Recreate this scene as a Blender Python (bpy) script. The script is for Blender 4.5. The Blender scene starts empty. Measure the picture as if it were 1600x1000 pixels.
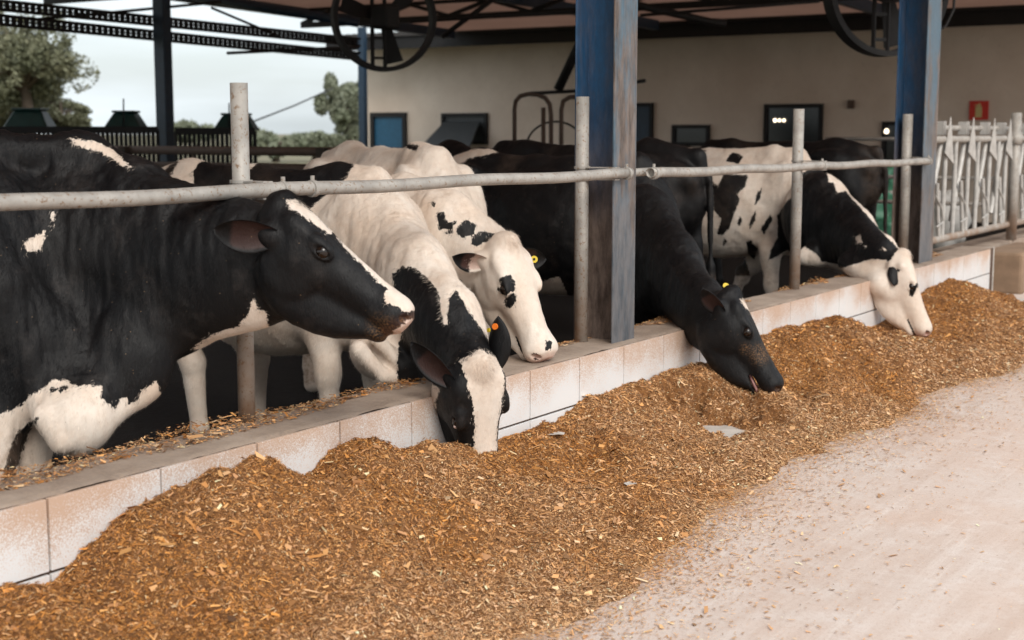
import bpy, bmesh, math, random
import numpy as np
from mathutils import Vector
random.seed(7); RNG = np.random.default_rng(7)
R_ = math.radians
scene = bpy.context.scene
col = scene.collection
# ---------------------------------------------------------------- camera
FPX = 2222.0; PITCH = math.atan(293/FPX); TH = math.atan(1435/FPX*math.cos(PITCH))
CAM = np.array([3.31, 0.0, 1.5])
_Fh = np.array([-math.sin(TH), math.cos(TH), 0.0]); RT = np.array([math.cos(TH), math.sin(TH), 0.0])
FW = _Fh*math.cos(PITCH) + np.array([0, 0, -math.sin(PITCH)]); UP = np.cross(RT, FW)
cd = bpy.data.cameras.new('camera'); cam = bpy.data.objects.new('camera', cd); col.objects.link(cam)
cam.location = CAM; cam.rotation_euler = (math.pi/2-PITCH, 0, TH)
cd.sensor_width = 36; cd.lens = 36*FPX/1600; cd.clip_end = 3000; cd.clip_start = .05
cd.dof.use_dof = True; cd.dof.focus_distance = 5.9; cd.dof.aperture_fstop = 3.2
scene.camera = cam
# ---------------------------------------------------------------- sky and sun
SUN_EL, SUN_AZ = R_(38), R_(128)          # azimuth of the sun, clockwise from +Y: it stands over the alley, behind the camera
w = bpy.data.worlds.new('World'); scene.world = w; w.use_nodes = True
nt = w.node_tree; bg = nt.nodes['Background']
sky = nt.nodes.new('ShaderNodeTexSky'); sky.sky_type = 'NISHITA'; sky.sun_disc = False
sky.sun_elevation = SUN_EL; sky.sun_rotation = SUN_AZ; sky.dust_density = 2.5; sky.air_density = 1.0
tc = nt.nodes.new('ShaderNodeTexCoord'); mp = nt.nodes.new('ShaderNodeMapping'); mp.inputs['Scale'].default_value = (1.2, 1.2, 7)
nz = nt.nodes.new('ShaderNodeTexNoise'); nz.inputs['Scale'].default_value = 2.2; nz.inputs['Detail'].default_value = 6
cr = nt.nodes.new('ShaderNodeValToRGB'); cr.color_ramp.elements[0].position = .40; cr.color_ramp.elements[1].position = .62
cr.color_ramp.elements[0].color = (.60, .60, .60, 1); cr.color_ramp.elements[1].color = (1, 1, 1, 1)
mx = nt.nodes.new('ShaderNodeMix'); mx.data_type = 'RGBA'; sx = nt.nodes.new('ShaderNodeSeparateXYZ'); nt.links.new(tc.outputs['Generated'], sx.inputs[0])
mr = nt.nodes.new('ShaderNodeMapRange'); mr.inputs['From Max'].default_value = .7; nt.links.new(sx.outputs[2], mr.inputs[0])
m3 = nt.nodes.new('ShaderNodeMix'); m3.data_type = 'RGBA'; m3.inputs[6].default_value = (6.2, 6.8, 7.1, 1); m3.inputs[7].default_value = (11.5, 11.8, 12.0, 1)
nt.links.new(mr.outputs[0], m3.inputs[0]); nt.links.new(m3.outputs[2], mx.inputs[7])
nt.links.new(tc.outputs['Generated'], mp.inputs[0]); nt.links.new(mp.outputs[0], nz.inputs['Vector']); nt.links.new(nz.outputs['Fac'], cr.inputs[0])
nt.links.new(cr.outputs[0], mx.inputs[0]); nt.links.new(sky.outputs[0], mx.inputs[6]); nt.links.new(mx.outputs[2], bg.inputs[0])
bg.inputs[1].default_value = 0.10
sl = bpy.data.lights.new('sun', 'SUN'); sl.energy = 1.3; sl.angle = R_(25); sl.color = (1, .94, .86)
so = bpy.data.objects.new('sun', sl); col.objects.link(so)
sd_ = Vector((math.sin(SUN_AZ)*math.cos(SUN_EL), math.cos(SUN_AZ)*math.cos(SUN_EL), math.sin(SUN_EL)))
so.rotation_euler = (-sd_).to_track_quat('-Z', 'Y').to_euler()
scene.view_settings.view_transform = 'Standard'; scene.view_settings.look = 'None'
scene.view_settings.exposure = 0.62; scene.view_settings.gamma = 1.0
scene.render.engine = 'CYCLES'
scene.cycles.max_bounces = 6; scene.cycles.diffuse_bounces = 4; scene.cycles.transparent_max_bounces = 8

def at(px, py, X=None, Y=None, Z=None, depth=None):
    d = FW*FPX + RT*(px-800) - UP*(py-500); d = d/(d@FW)
    if X is not None: t = (X-CAM[0])/d[0]
    elif Y is not None: t = (Y-CAM[1])/d[1]
    elif Z is not None: t = (Z-CAM[2])/d[2]
    else: t = depth
    return CAM + d*t
def proj(P):
    v = P-CAM; z = v@FW
    return 800+FPX*(v@RT)/z, 500-FPX*(v@UP)/z, z
def unit(v): v = np.asarray(v, float); return v/np.linalg.norm(v)
# ---------------------------------------------------------------- noise
def _hash(i, j, k, s):
    n = (i*374761393 + j*668265263 + k*2147483647 + s*974711) & 0xffffffff
    n = ((n ^ (n >> 13))*1274126177) & 0xffffffff
    return ((n ^ (n >> 16)) & 0xffff)/65535.0
def vnoise(P, s=0):
    P = np.asarray(P, float); I = np.floor(P).astype(np.int64); F = P-I; F = F*F*(3-2*F); r = 0
    for a in (0, 1):
        for b in (0, 1):
            for c in (0, 1):
                wgt = (F[:, 0] if a else 1-F[:, 0])*(F[:, 1] if b else 1-F[:, 1])*(F[:, 2] if c else 1-F[:, 2])
                r = r + wgt*_hash(I[:, 0]+a, I[:, 1]+b, I[:, 2]+c, s)
    return r*2-1
def fbm(P, o=4, s=0):
    r = 0; a = 1.0; P = np.asarray(P, float)
    for i in range(o): r = r + a*vnoise(P*2**i, s+i); a *= .5
    return r
# ---------------------------------------------------------------- object helpers
def link(o, parent=None):
    col.objects.link(o)
    if parent: o.parent = parent
    return o
def tag(o, label=None, cat=None, group=None, kind=None):
    if label: o['label'] = label
    if cat: o['category'] = cat
    if group: o['group'] = group
    if kind: o['kind'] = kind
    return o
def empty(name, loc, label=None, cat=None, group=None):
    o = bpy.data.objects.new(name, None); o.location = loc; o.empty_display_size = .1; col.objects.link(o)
    return tag(o, label, cat, group)
def np_mesh(name, V, F, mat, parent=None, smooth=False, attrs=None, cattrs=None):
    """F: (n,3) or (n,4) int array, V in world coordinates"""
    V = np.asarray(V, float).copy()
    o = bpy.data.objects.new(name, bpy.data.meshes.new(name))
    if parent is not None: V -= np.array(parent_loc(parent))
    me = o.data; F = np.asarray(F, np.int32); n, k = F.shape
    me.vertices.add(len(V)); me.vertices.foreach_set('co', V.astype(np.float32).ravel())
    me.loops.add(n*k); me.loops.foreach_set('vertex_index', F.ravel())
    me.polygons.add(n); me.polygons.foreach_set('loop_start', np.arange(0, n*k, k, dtype=np.int32))
    if smooth: me.polygons.foreach_set('use_smooth', np.ones(n, bool))
    for nm, a in (attrs or {}).items():
        at_ = me.attributes.new(nm, 'FLOAT', 'POINT'); at_.data.foreach_set('value', np.asarray(a, np.float32))
    for nm, a in (cattrs or {}).items():
        at_ = me.attributes.new(nm, 'FLOAT_COLOR', 'POINT'); at_.data.foreach_set('color', np.asarray(a, np.float32).ravel())
    me.update(calc_edges=True); me.validate()
    me.materials.append(mat)
    link(o, parent); return o
def parent_loc(p):
    l = Vector(p.location)
    while p.parent: p = p.parent; l = l + p.location
    return l
class MB:
    def __init__(s): s.v = []; s.f = []
    def add(s, v, f):
        b = len(s.v); s.v += [tuple(map(float, q)) for q in v]; s.f += [tuple(b+i for i in q) for q in f]; return s
    def box(s, c, d, ax=None):
        """centre c, full size d, axes rows"""
        ax = np.eye(3) if ax is None else np.array([unit(a) for a in ax]); c = np.array(c, float)
        v = [c+ax[0]*d[0]/2*i+ax[1]*d[1]/2*j+ax[2]*d[2]/2*k for i in (-1, 1) for j in (-1, 1) for k in (-1, 1)]
        return s.add(v, [(0, 1, 3, 2), (4, 6, 7, 5), (0, 4, 5, 1), (2, 3, 7, 6), (0, 2, 6, 4), (1, 5, 7, 3)])
    def bar(s, a, b, w, h, up=(0, 0, 1)):
        a = np.array(a, float); b = np.array(b, float); x = unit(b-a); y = np.cross(up, x)
        if np.linalg.norm(y) < 1e-4: y = np.cross((0, 1, 0), x)
        y = unit(y); z = np.cross(x, y)
        return s.box((a+b)/2, (np.linalg.norm(b-a), w, h), (x, y, z))
    def tube(s, pts, r, n=12, cap=True, hollow=False):
        pts = [np.array(p, float) for p in pts]; rs = r if hasattr(r, '__len__') else [r]*len(pts)
        vs = []; fs = []; prev = None
        for i, p in enumerate(pts):
            t = unit(pts[min(i+1, len(pts)-1)]-pts[max(i-1, 0)])
            if prev is None:
                a = np.cross(t, (0, 0, 1)) if abs(t[2]) < .9 else np.cross(t, (1, 0, 0))
            else: a = prev-t*(prev@t)
            a = unit(a); prev = a; b = np.cross(t, a)
            vs += [p+rs[i]*(a*math.cos(2*math.pi*k/n)+b*math.sin(2*math.pi*k/n)) for k in range(n)]
        for i in range(len(pts)-1):
            fs += [(i*n+k, i*n+(k+1) % n, (i+1)*n+(k+1) % n, (i+1)*n+k) for k in range(n)]
        if cap:
            e = (len(pts)-1)*n
            if hollow:
                q = len(vs); p = pts[-1]; t = unit(pts[-1]-pts[-2])
                vs += [p+(vs[e+k]-p)*.86 for k in range(n)]; vs += [p+(vs[e+k]-p)*.86-t*rs[-1]*2 for k in range(n)]
                fs += [(e+k, e+(k+1) % n, q+(k+1) % n, q+k) for k in range(n)] + [(q+k, q+(k+1) % n, q+n+(k+1) % n, q+n+k) for k in range(n)]
                fs.append(tuple(q+n+k for k in range(n)))
            else: fs.append(tuple(e+k for k in range(n)))
            fs.append(tuple(reversed(range(n))))
        return s.add(vs, fs)
    def ring(s, c, nrm, R, w, t, n=48):
        """flat band ring: radial thickness t, axial width w"""
        c = np.array(c, float); z = unit(nrm); x = unit(np.cross(z, (0, 0, 1)) if abs(z[2]) < .9 else np.cross(z, (1, 0, 0))); y = np.cross(z, x)
        vs = []; fs = []
        for k in range(n):
            a = 2*math.pi*k/n; d = x*math.cos(a)+y*math.sin(a)
            vs += [c+d*(R-t/2)-z*w/2, c+d*(R+t/2)-z*w/2, c+d*(R+t/2)+z*w/2, c+d*(R-t/2)+z*w/2]
        for k in range(n):
            k2 = (k+1) % n
            fs += [(4*k+j, 4*k+(j+1) % 4, 4*k2+(j+1) % 4, 4*k2+j) for j in range(4)]
        return s.add(vs, fs)
    def build(s, name, mat, parent=None, smooth=False, bevel=0):
        me = bpy.data.meshes.new(name); v = np.array(s.v); org = None
        if parent is not None: v = v-np.array(parent_loc(parent))
        else: org = np.array([(v[:, 0].min()+v[:, 0].max())/2, (v[:, 1].min()+v[:, 1].max())/2, v[:, 2].min()]); v = v-org
        me.from_pydata([tuple(q) for q in v], [], s.f); me.materials.append(mat)
        o = bpy.data.objects.new(name, me)
        if org is not None: o.location = org
        bm = bmesh.new(); bm.from_mesh(me); bmesh.ops.recalc_face_normals(bm, faces=bm.faces); bm.to_mesh(me); bm.free()
        if smooth:
            me.polygons.foreach_set('use_smooth', [len(p.vertices) == 4 for p in me.polygons])
        if bevel:
            m = o.modifiers.new('b', 'BEVEL'); m.width = bevel; m.segments = 2; m.limit_method = 'ANGLE'; m.harden_normals = False
        return link(o, parent)
# ---------------------------------------------------------------- materials
class NT:
    def __init__(s, name):
        s.m = bpy.data.materials.new(name); s.m.use_nodes = True; s.t = s.m.node_tree; s.b = s.t.nodes['Principled BSDF']
        s.tc = s.t.nodes.new('ShaderNodeTexCoord'); s.geo = s.t.nodes.new('ShaderNodeNewGeometry')
    def n(s, ty, ins=None, **kw):
        q = s.t.nodes.new(ty)
        for k, v in kw.items(): setattr(q, k, v)
        for k, v in (ins or {}).items(): s.set(q.inputs[k], v)
        return q
    def set(s, sock, v):
        if isinstance(v, bpy.types.NodeSocket): s.t.links.new(v, sock)
        elif hasattr(v, 'outputs'): s.t.links.new(v.outputs[0], sock)
        else:
            if isinstance(v, (tuple, list)) and len(v) == 3 and sock.type == 'RGBA': v = (*v, 1)
            sock.default_value = v
    def noise(s, scale, detail=4, rough=.55, vec=None, sc=None):
        v = vec or s.geo.outputs['Position']
        if sc: v = s.n('ShaderNodeMapping', {0: v, 'Scale': sc}).outputs[0]
        return s.n('ShaderNodeTexNoise', {'Vector': v, 'Scale': scale, 'Detail': detail, 'Roughness': rough}).outputs['Fac']
    def ramp(s, fac, *st):
        q = s.n('ShaderNodeValToRGB', {0: fac}); e = q.color_ramp.elements
        while len(e) < len(st): e.new(.5)
        for i, (p, c) in enumerate(st):
            e[i].position = p; e[i].color = (c, c, c, 1) if not hasattr(c, '__len__') else (*c[:3], 1)
        return q.outputs[0]
    def mix(s, f, a, b, mode='MIX'):
        q = s.n('ShaderNodeMix', data_type='RGBA', blend_type=mode); s.set(q.inputs[0], f); s.set(q.inputs[6], a); s.set(q.inputs[7], b)
        return q.outputs[2]
    def math(s, op, a, b=0.0, c=None, clamp=False):
        q = s.n('ShaderNodeMath', operation=op, use_clamp=clamp); s.set(q.inputs[0], a); s.set(q.inputs[1], b)
        if c is not None: s.set(q.inputs[2], c)
        return q.outputs[0]
    def bump(s, h, strength=.3, dist=.01, prev=None):
        q = s.n('ShaderNodeBump', {'Height': h, 'Strength': strength, 'Distance': dist})
        if prev is not None: s.set(q.inputs['Normal'], prev)
        return q.outputs[0]
    def out(s, color=None, rough=None, metal=None, normal=None, **kw):
        for k, v in (('Base Color', color), ('Roughness', rough), ('Metallic', metal), ('Normal', normal)):
            if v is not None: s.set(s.b.inputs[k], v)
        for k, v in kw.items(): s.set(s.b.inputs[k.replace('_', ' ')], v)
        return s.m
def sepz(N, vec=None): return N.n('ShaderNodeSeparateXYZ', {0: vec or N.geo.outputs['Position']}).outputs
def m_simple(name, c, rough=.6, metal=0, var=.25, scale=12, c2=None, bump=.1):
    N = NT(name); f = N.noise(scale, 5)
    c2 = c2 or tuple(x*(1-var) for x in c)
    return N.out(N.mix(N.ramp(f, (.35, 0), (.65, 1)), c, c2), rough, metal, N.bump(N.noise(scale*6), bump, .004))
M = {}
def build_materials():
    # galvanised pipe, dusty
    N = NT('galvanised_steel'); f = N.noise(9, 6, .65); f2 = N.noise(60, 4, .7); z = sepz(N)[2]
    c = N.mix(N.ramp(f, (.35, 0), (.6, 1)), (.30, .28, .255), (.42, .395, .36))
    c = N.mix(N.ramp(f2, (.56, 0), (.66, 1)), c, (.22, .14, .085))
    low = N.math('MULTIPLY', N.ramp(z, (.45, 1), (.85, 0)), N.ramp(N.noise(5, 5), (.35, .2), (.6, 1)))
    c = N.mix(low, c, (.25, .145, .085))
    M['galv'] = N.out(c, .55, .15, N.bump(f2, .25, .002))
    # blue painted steel with wear
    def blue(name, base, wear, low_wear):
        N = NT(name); z = sepz(N)[2]
        f = N.noise(7, 7, .68, sc=(1, 1, .22)); f2 = N.noise(45, 5, .7, sc=(1, 1, .4))
        wearm = N.math('ADD', N.ramp(f, (.45, 0), (.58, 1)), N.math('MULTIPLY', f2, .35))
        wearm = N.math('MULTIPLY', wearm, wear)
        lw = N.math('MULTIPLY', N.ramp(z, (.62, 1), (1, 0)), 1)
        zz = N.n('ShaderNodeMapRange', {'Value': N.math('ADD', z, N.math('MULTIPLY', f, .5)), 'From Min': 1.3, 'From Max': 1.95, 'To Min': low_wear, 'To Max': 0.0}).outputs[0]
        wm = N.math('MAXIMUM', wearm, zz, clamp=True)
        c = N.mix(N.ramp(f2, (.3, 0), (.7, 1)), base, tuple(x*.6 for x in base))
        dirt = N.mix(N.ramp(N.noise(16, 7, .75, sc=(1, 1, .25)), (.35, 0), (.65, 1)), (.055, .036, .026), (.22, .165, .135))
        return N.out(N.mix(wm, c, dirt), .5, 0, N.bump(f2, .3, .002))
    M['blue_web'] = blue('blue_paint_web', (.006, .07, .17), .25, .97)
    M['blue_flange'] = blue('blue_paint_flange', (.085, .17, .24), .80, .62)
    M['galvw'] = m_simple('galvanised_light', (.52, .50, .47), .45, .1, var=.25, scale=14, bump=.1)
    M['blue_far'] = m_simple('blue_paint_far', (.012, .035, .065), .5)
    M['blue_door'] = m_simple('blue_door', (.012, .09, .17), .5, var=.2)
    # tile facing
    N = NT('glazed_tile'); p = N.geo.outputs['Position']; z = sepz(N)[2]
    spk = N.noise(210, 2, .6); big = N.noise(2.4, 4, .6)
    h = N.n('ShaderNodeMapRange', {'Value': z, 'From Min': .20, 'From Max': .44, 'To Min': -.17, 'To Max': .60}).outputs[0]
    m = N.math('ADD', h, N.math('MULTIPLY', N.math('SUBTRACT', big, .5), 1.5))
    m = N.math('ADD', m, N.math('MULTIPLY', N.math('SUBTRACT', spk, .5), 1.6))
    m = N.ramp(m, (.10, 0), (.62, .9))
    c = N.mix(m, (.76, .76, .76), (.52, .335, .225))
    M['tile'] = N.out(c, N.math('MULTIPLY_ADD', m, .4, .25), 0, N.bump(spk, .08, .001))
    M['grout'] = m_simple('tile_grout', (.10, .06, .04), .9, scale=30)
    # concrete coping
    N = NT('worn_concrete'); f = N.noise(3, 6, .65); f2 = N.noise(90, 4, .7)
    c = N.mix(N.ramp(f, (.35, 0), (.62, 1)), (.40, .32, .26), (.24, .18, .14))
    c = N.mix(N.ramp(f2, (.45, 0), (.62, .6)), c, (.40, .30, .22))
    M['concrete'] = N.out(c, .9, 0, N.bump(f2, .5, .004))
    # alley
    N = NT('alley_concrete'); f = N.noise(.9, 6, .6); f2 = N.noise(5, 6, .7); f3 = N.noise(160, 3, .7); f4 = N.noise(38, 5, .75)
    c = N.mix(N.ramp(f, (.38, 0), (.62, 1)), (.60, .47, .395), (.62, .535, .48))
    stk = N.noise(1.0, 6, .65, sc=(5.5, .35, 1)); st2 = N.noise(1.0, 5, .7, sc=(16, .9, 1))
    c = N.mix(N.ramp(stk, (.50, 0), (.68, .5)), c, (.47, .345, .275)); c = N.mix(N.ramp(st2, (.55, 0), (.72, .45)), c, (.74, .68, .63))
    c = N.mix(N.ramp(f2, (.5, 0), (.72, .55)), c, (.70, .64, .60))
    c = N.mix(N.ramp(f4, (.52, 0), (.66, .35)), c, (.46, .32, .24))
    c = N.mix(N.ramp(f3, (.56, 0), (.68, .5)), c, (.30, .18, .11))
    M['alley'] = N.out(c, .85, 0, N.bump(N.math('ADD', f3, f4), .35, .003))
    # dark yard floor, wet
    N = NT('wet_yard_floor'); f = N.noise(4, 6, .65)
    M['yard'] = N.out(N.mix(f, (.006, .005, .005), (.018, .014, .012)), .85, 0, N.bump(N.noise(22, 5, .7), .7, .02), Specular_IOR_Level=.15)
    M['ground_far'] = m_simple('dry_ground', (.17, .13, .08), .9, scale=2, c2=(.10, .11, .05))
    # cream wall
    N = NT('cream_render'); f = N.noise(.7, 5, .6); f2 = N.noise(14, 5, .65)
    c = N.mix(N.ramp(f, (.35, 0), (.65, 1)), (.74, .63, .52), (.62, .51, .41)); c = N.mix(N.ramp(f2, (.6, 0), (.75, .3)), c, (.33, .25, .19))
    M['wall'] = N.out(c, .85)
    M['dark'] = m_simple('dark_steel', (.012, .011, .011), .7, .2)
    M['darkwood'] = m_simple('dark_wood', (.05, .035, .024), .8, scale=4)
    M['greenplastic'] = m_simple('green_plastic', (.008, .045, .04), .45)
    M['hatch'] = m_simple('dark_hatch', (.03, .035, .038), .5)
    M['brownpipe'] = m_simple('brown_painted_rail', (.11, .07, .05), .7)
    N = NT('roof_sheet'); f = N.noise(1.2, 5); cc = N.mix(f, (.50, .36, .29), (.34, .24, .19)); N.out(cc, .7)
    tl = N.n('ShaderNodeBsdfTranslucent', {0: N.mix(f, (.50, .385, .33), (.38, .28, .24))}); ms = N.n('ShaderNodeMixShader', {0: .55}); N.t.links.new(N.b.outputs[0], ms.inputs[1]); N.t.links.new(tl.outputs[0], ms.inputs[2])
    N.t.links.new(ms.outputs[0], N.t.nodes['Material Output'].inputs[0]); M['roof'] = N.m
    M['rooftin'] = m_simple('dark_roof_sheet', (.05, .045, .042), .7, scale=3)
    M['red'] = m_simple('red_sign', (.62, .035, .02), .5, var=.1)
    M['cream'] = m_simple('cream_symbol', (.62, .50, .22), .5, var=.1)
    M['white'] = m_simple('white_paint', (.62, .58, .53), .6)
    M['glass'] = m_simple('dark_glass', (.006, .007, .008), .12, var=.1, bump=0)
    M['sack'] = m_simple('green_sack', (.10, .30, .19), .45, scale=7, c2=(.05, .20, .12), bump=.6)
    M['sackw'] = m_simple('white_sack', (.55, .53, .50), .5, scale=7, bump=.6)
    M['block'] = m_simple('brown_stone_block', (.30, .20, .13), .9, scale=6, bump=.6)
    M['bark'] = m_simple('bark', (.10, .075, .055), .9, scale=15, bump=.5)
    N = NT('lamp_glow'); M['lamp'] = N.out((1, .85, .6), .5, Emission_Color=(1, .82, .6, 1), Emission_Strength=2.5)
    N = NT('feed_mass'); f = N.noise(55, 6, .75); f2 = N.noise(6, 4)
    c = N.mix(N.ramp(f, (.35, 0), (.65, 1)), (.13, .050, .014), (.40, .175, .052)); c = N.mix(N.ramp(f2, (.4, 0), (.7, .4)), c, (.22, .09, .03))
    M['feed'] = N.out(c, .9, 0, N.bump(f, 1, .02))
    N = NT('feed_chip'); a = N.n('ShaderNodeAttribute', attribute_name='ccol')
    M['chip'] = N.out(a.outputs['Color'], .8, 0)
    for nm, c1, c2, tr in (('leaf_olive_hazed', (.17, .17, .10), (.10, .11, .06), .0), ('leaf_far_hazed', (.22, .24, .17), (.14, .16, .10), .0)):  # leaf colours paled towards grey, distance haze put into the base colour
        N = NT(nm); f = N.noise(1.1, 3)
        M[nm] = N.out(N.mix(N.ramp(f, (.35, 0), (.65, 1)), c1, c2), .7, 0)
    # cow coat
    N = NT('cow_coat'); A = lambda n_: N.n('ShaderNodeAttribute', attribute_name=n_).outputs['Fac']
    coat, pink, rnd, dirt, strand = A('coat'), A('pink'), A('rnd'), A('dirt'), A('strand')
    p = N.geo.outputs['Position']
    e1 = N.noise(38, 4, .65); e2 = N.noise(230, 2, .5, sc=(1, 1, .3))
    th = N.math('ADD', coat, N.math('ADD', N.math('MULTIPLY', N.math('SUBTRACT', e1, .5), .034), N.math('MULTIPLY', N.math('SUBTRACT', e2, .5), .016)))
    wm = N.n('ShaderNodeMapRange', {'Value': th, 'From Min': -.0015, 'From Max': .0015}).outputs[0]
    big = N.noise(4, 4, .6); mid = N.noise(30, 4, .65)
    wc = N.mix(N.ramp(big, (.35, 0), (.65, 1)), (.66, .54, .44), (.74, .66, .58))
    wc = N.mix(N.ramp(mid, (.5, 0), (.8, .35)), wc, (.52, .37, .27))
    bc = N.mix(N.ramp(big, (.35, 0), (.65, 1)), (.0028, .0028, .0036), (.0062, .0058, .0062))
    dustm = N.math('MULTIPLY', N.ramp(N.noise(7, 6, .75), (.54, 0), (.72, 1)), .38)
    bc = N.mix(dustm, bc, (.055, .046, .042))
    c = N.mix(wm, bc, wc)
    c = N.mix(N.math('MULTIPLY', pink, N.math('MULTIPLY_ADD', wm, .6, .25)), c, (.45, .20, .16))
    dm = N.math('MULTIPLY', dirt, N.ramp(N.noise(140, 3, .7), (.45, 0), (.62, 1)))
    c = N.mix(dm, c, (.33, .17, .07))
    sp = N.n('ShaderNodeTexVoronoi', {'Vector': p, 'Scale': 26.0}).outputs['Distance']
    c = N.mix(N.math('MULTIPLY', N.ramp(sp, (.035, 1), (.06, 0)), .55), c, (.30, .20, .12))
    zz = A('stain')
    c = N.mix(N.math('MULTIPLY', zz, N.ramp(mid, (.35, .3), (.65, 1))), c, (.20, .135, .095))
    rb = N.math('MULTIPLY_ADD', rnd, .9, .6)
    c = N.mix(1.0, c, N.n('ShaderNodeCombineXYZ', {0: rb, 1: rb, 2: rb}).outputs[0], 'MULTIPLY')
    fur = N.noise(420, 2, .6, sc=(.35, .35, .12)); fur2 = N.noise(48, 5, .7, sc=(1, 1, .45))
    nb = N.bump(fur, .5, .002, N.bump(fur2, .35, .008))
    M['coat'] = N.out(c, N.math('ADD', N.math('MULTIPLY_ADD', wm, .25, .42), N.math('MULTIPLY', mid, .25)), 0, nb, Sheen_Weight=0.0, Specular_IOR_Level=N.math('MULTIPLY_ADD', wm, .05, .27))
    M['eye'] = NT('eye_ball').out((.012, .007, .005), .06)
    M['eyew'] = m_simple('eye_white', (.55, .42, .38), .2, var=.1, bump=0)
    M['orange'] = m_simple('orange_tag', (.85, .20, .02), .4, var=.05); M['yellow'] = m_simple('yellow_tag', (.75, .55, .03), .4, var=.05)
    M['hoof'] = m_simple('hoof_horn', (.05, .04, .03), .6)
    M['tongue'] = m_simple('tongue_flesh', (.42, .20, .18), .35, scale=30)
build_materials(); M['huskm'] = m_simple('pale_husk', (.55, .38, .22), .8)
# ================================================================ COWS: signed distance bodies turned into one skin each
def smin(a, b, k):
    h = np.clip(.5+.5*(b-a)/k, 0, 1); return b*(1-h)+a*h-k*h*(1-h)
def smax(a, b, k): return -smin(-a, -b, k)
class Field:
    def __init__(s, lo, hi, h):
        s.lo = np.array(lo, float); s.h = h; s.n = np.ceil((np.array(hi)-s.lo)/h).astype(int)+1
        s.D = np.full(s.n, .3, np.float32)
    def region(s, lo, hi):
        a = np.clip(np.floor((np.array(lo)-s.lo)/s.h).astype(int), 0, s.n); b = np.clip(np.ceil((np.array(hi)-s.lo)/s.h).astype(int)+1, 0, s.n)
        if (b <= a).any(): return None, None
        g = np.stack(np.meshgrid(*[np.arange(a[i], b[i])*s.h+s.lo[i] for i in range(3)], indexing='ij'), -1).astype(np.float32)
        return (slice(a[0], b[0]), slice(a[1], b[1]), slice(a[2], b[2])), g
    def op(s, lo, hi, fn, k=.04, sub=False):
        sl, g = s.region(np.array(lo)-k-.01, np.array(hi)+k+.01)
        if sl is None: return
        d = fn(g)
        s.D[sl] = smax(s.D[sl], -d, k) if sub else smin(s.D[sl], d, k)
    def cone(s, a, b, ra, rb, k=.05, lat=None, ratio=1.0, sub=False):
        a = np.array(a, np.float32); b = np.array(b, np.float32); m = max(ra, rb)*max(1, ratio)
        def fn(g):
            p = g-a; ba = b-a
            if lat is not None:
                L = np.asarray(lat, np.float32); q = (p@L)*(1/ratio-1); p = p+q[..., None]*L; ba = ba+(ba@L)*(1/ratio-1)*L
            h = np.clip((p@ba)/(ba@ba), 0, 1)
            return (np.linalg.norm(p-h[..., None]*ba, axis=-1)-(ra+(rb-ra)*h))*(min(1, ratio)*.5+.5)
        s.op(np.minimum(a, b)-m, np.maximum(a, b)+m, fn, k, sub)
    def ell(s, c, r, ax, k=.05, sub=False):
        c = np.array(c, np.float32); ax = np.asarray(ax, np.float32); r = np.array(r, np.float32)
        e = np.sqrt(((ax*r[:, None])**2).sum(0))
        def fn(g):
            q = (g-c)@ax.T; k0 = np.linalg.norm(q/r, axis=-1); k1 = np.linalg.norm(q/(r*r), axis=-1)
            return k0*(k0-1)/np.maximum(k1, 1e-5)
        s.op(c-e, c+e, fn, k, sub)
    def loft(s, O, ax, T, S, k=.02, n=2.3, sub=False, cur=None):
        """T rows: u, top, bottom, halfwidth in head units"""
        T = np.array(T, float)*S; u, tp, bt, wd = T.T; O = np.array(O, np.float32); ax = np.asarray(ax, np.float32)
        cs = [O+ax[0]*uu+ax[1]*ww+ax[2]*vv for uu in (u[0], u[-1]) for ww in (-wd.max(), wd.max()) for vv in (bt.min(), tp.max())]
        def fn(g):
            q = (g-O)@ax.T; uc = q[..., 0]
            t_ = np.interp(uc, u, tp); b_ = np.interp(uc, u, bt); w_ = np.interp(uc, u, wd)
            hh = np.maximum((t_-b_)/2, .004); cc = (t_+b_)/2
            qq = (np.abs(q[..., 1]/w_)**n+np.abs((q[..., 2]-cc)/hh)**n)**(1/n)
            d = (qq-1)*np.minimum(w_, hh)
            o = np.maximum(np.maximum(u[0]-uc, uc-u[-1]), 0)
            return np.where(o > 0, np.sqrt(np.maximum(d, 0)**2+o**2)+np.minimum(d, 0)*0, np.maximum(d, np.maximum(u[0]-uc, uc-u[-1])))
        s.op(np.min(cs, 0), np.max(cs, 0), fn, k, sub)
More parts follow.
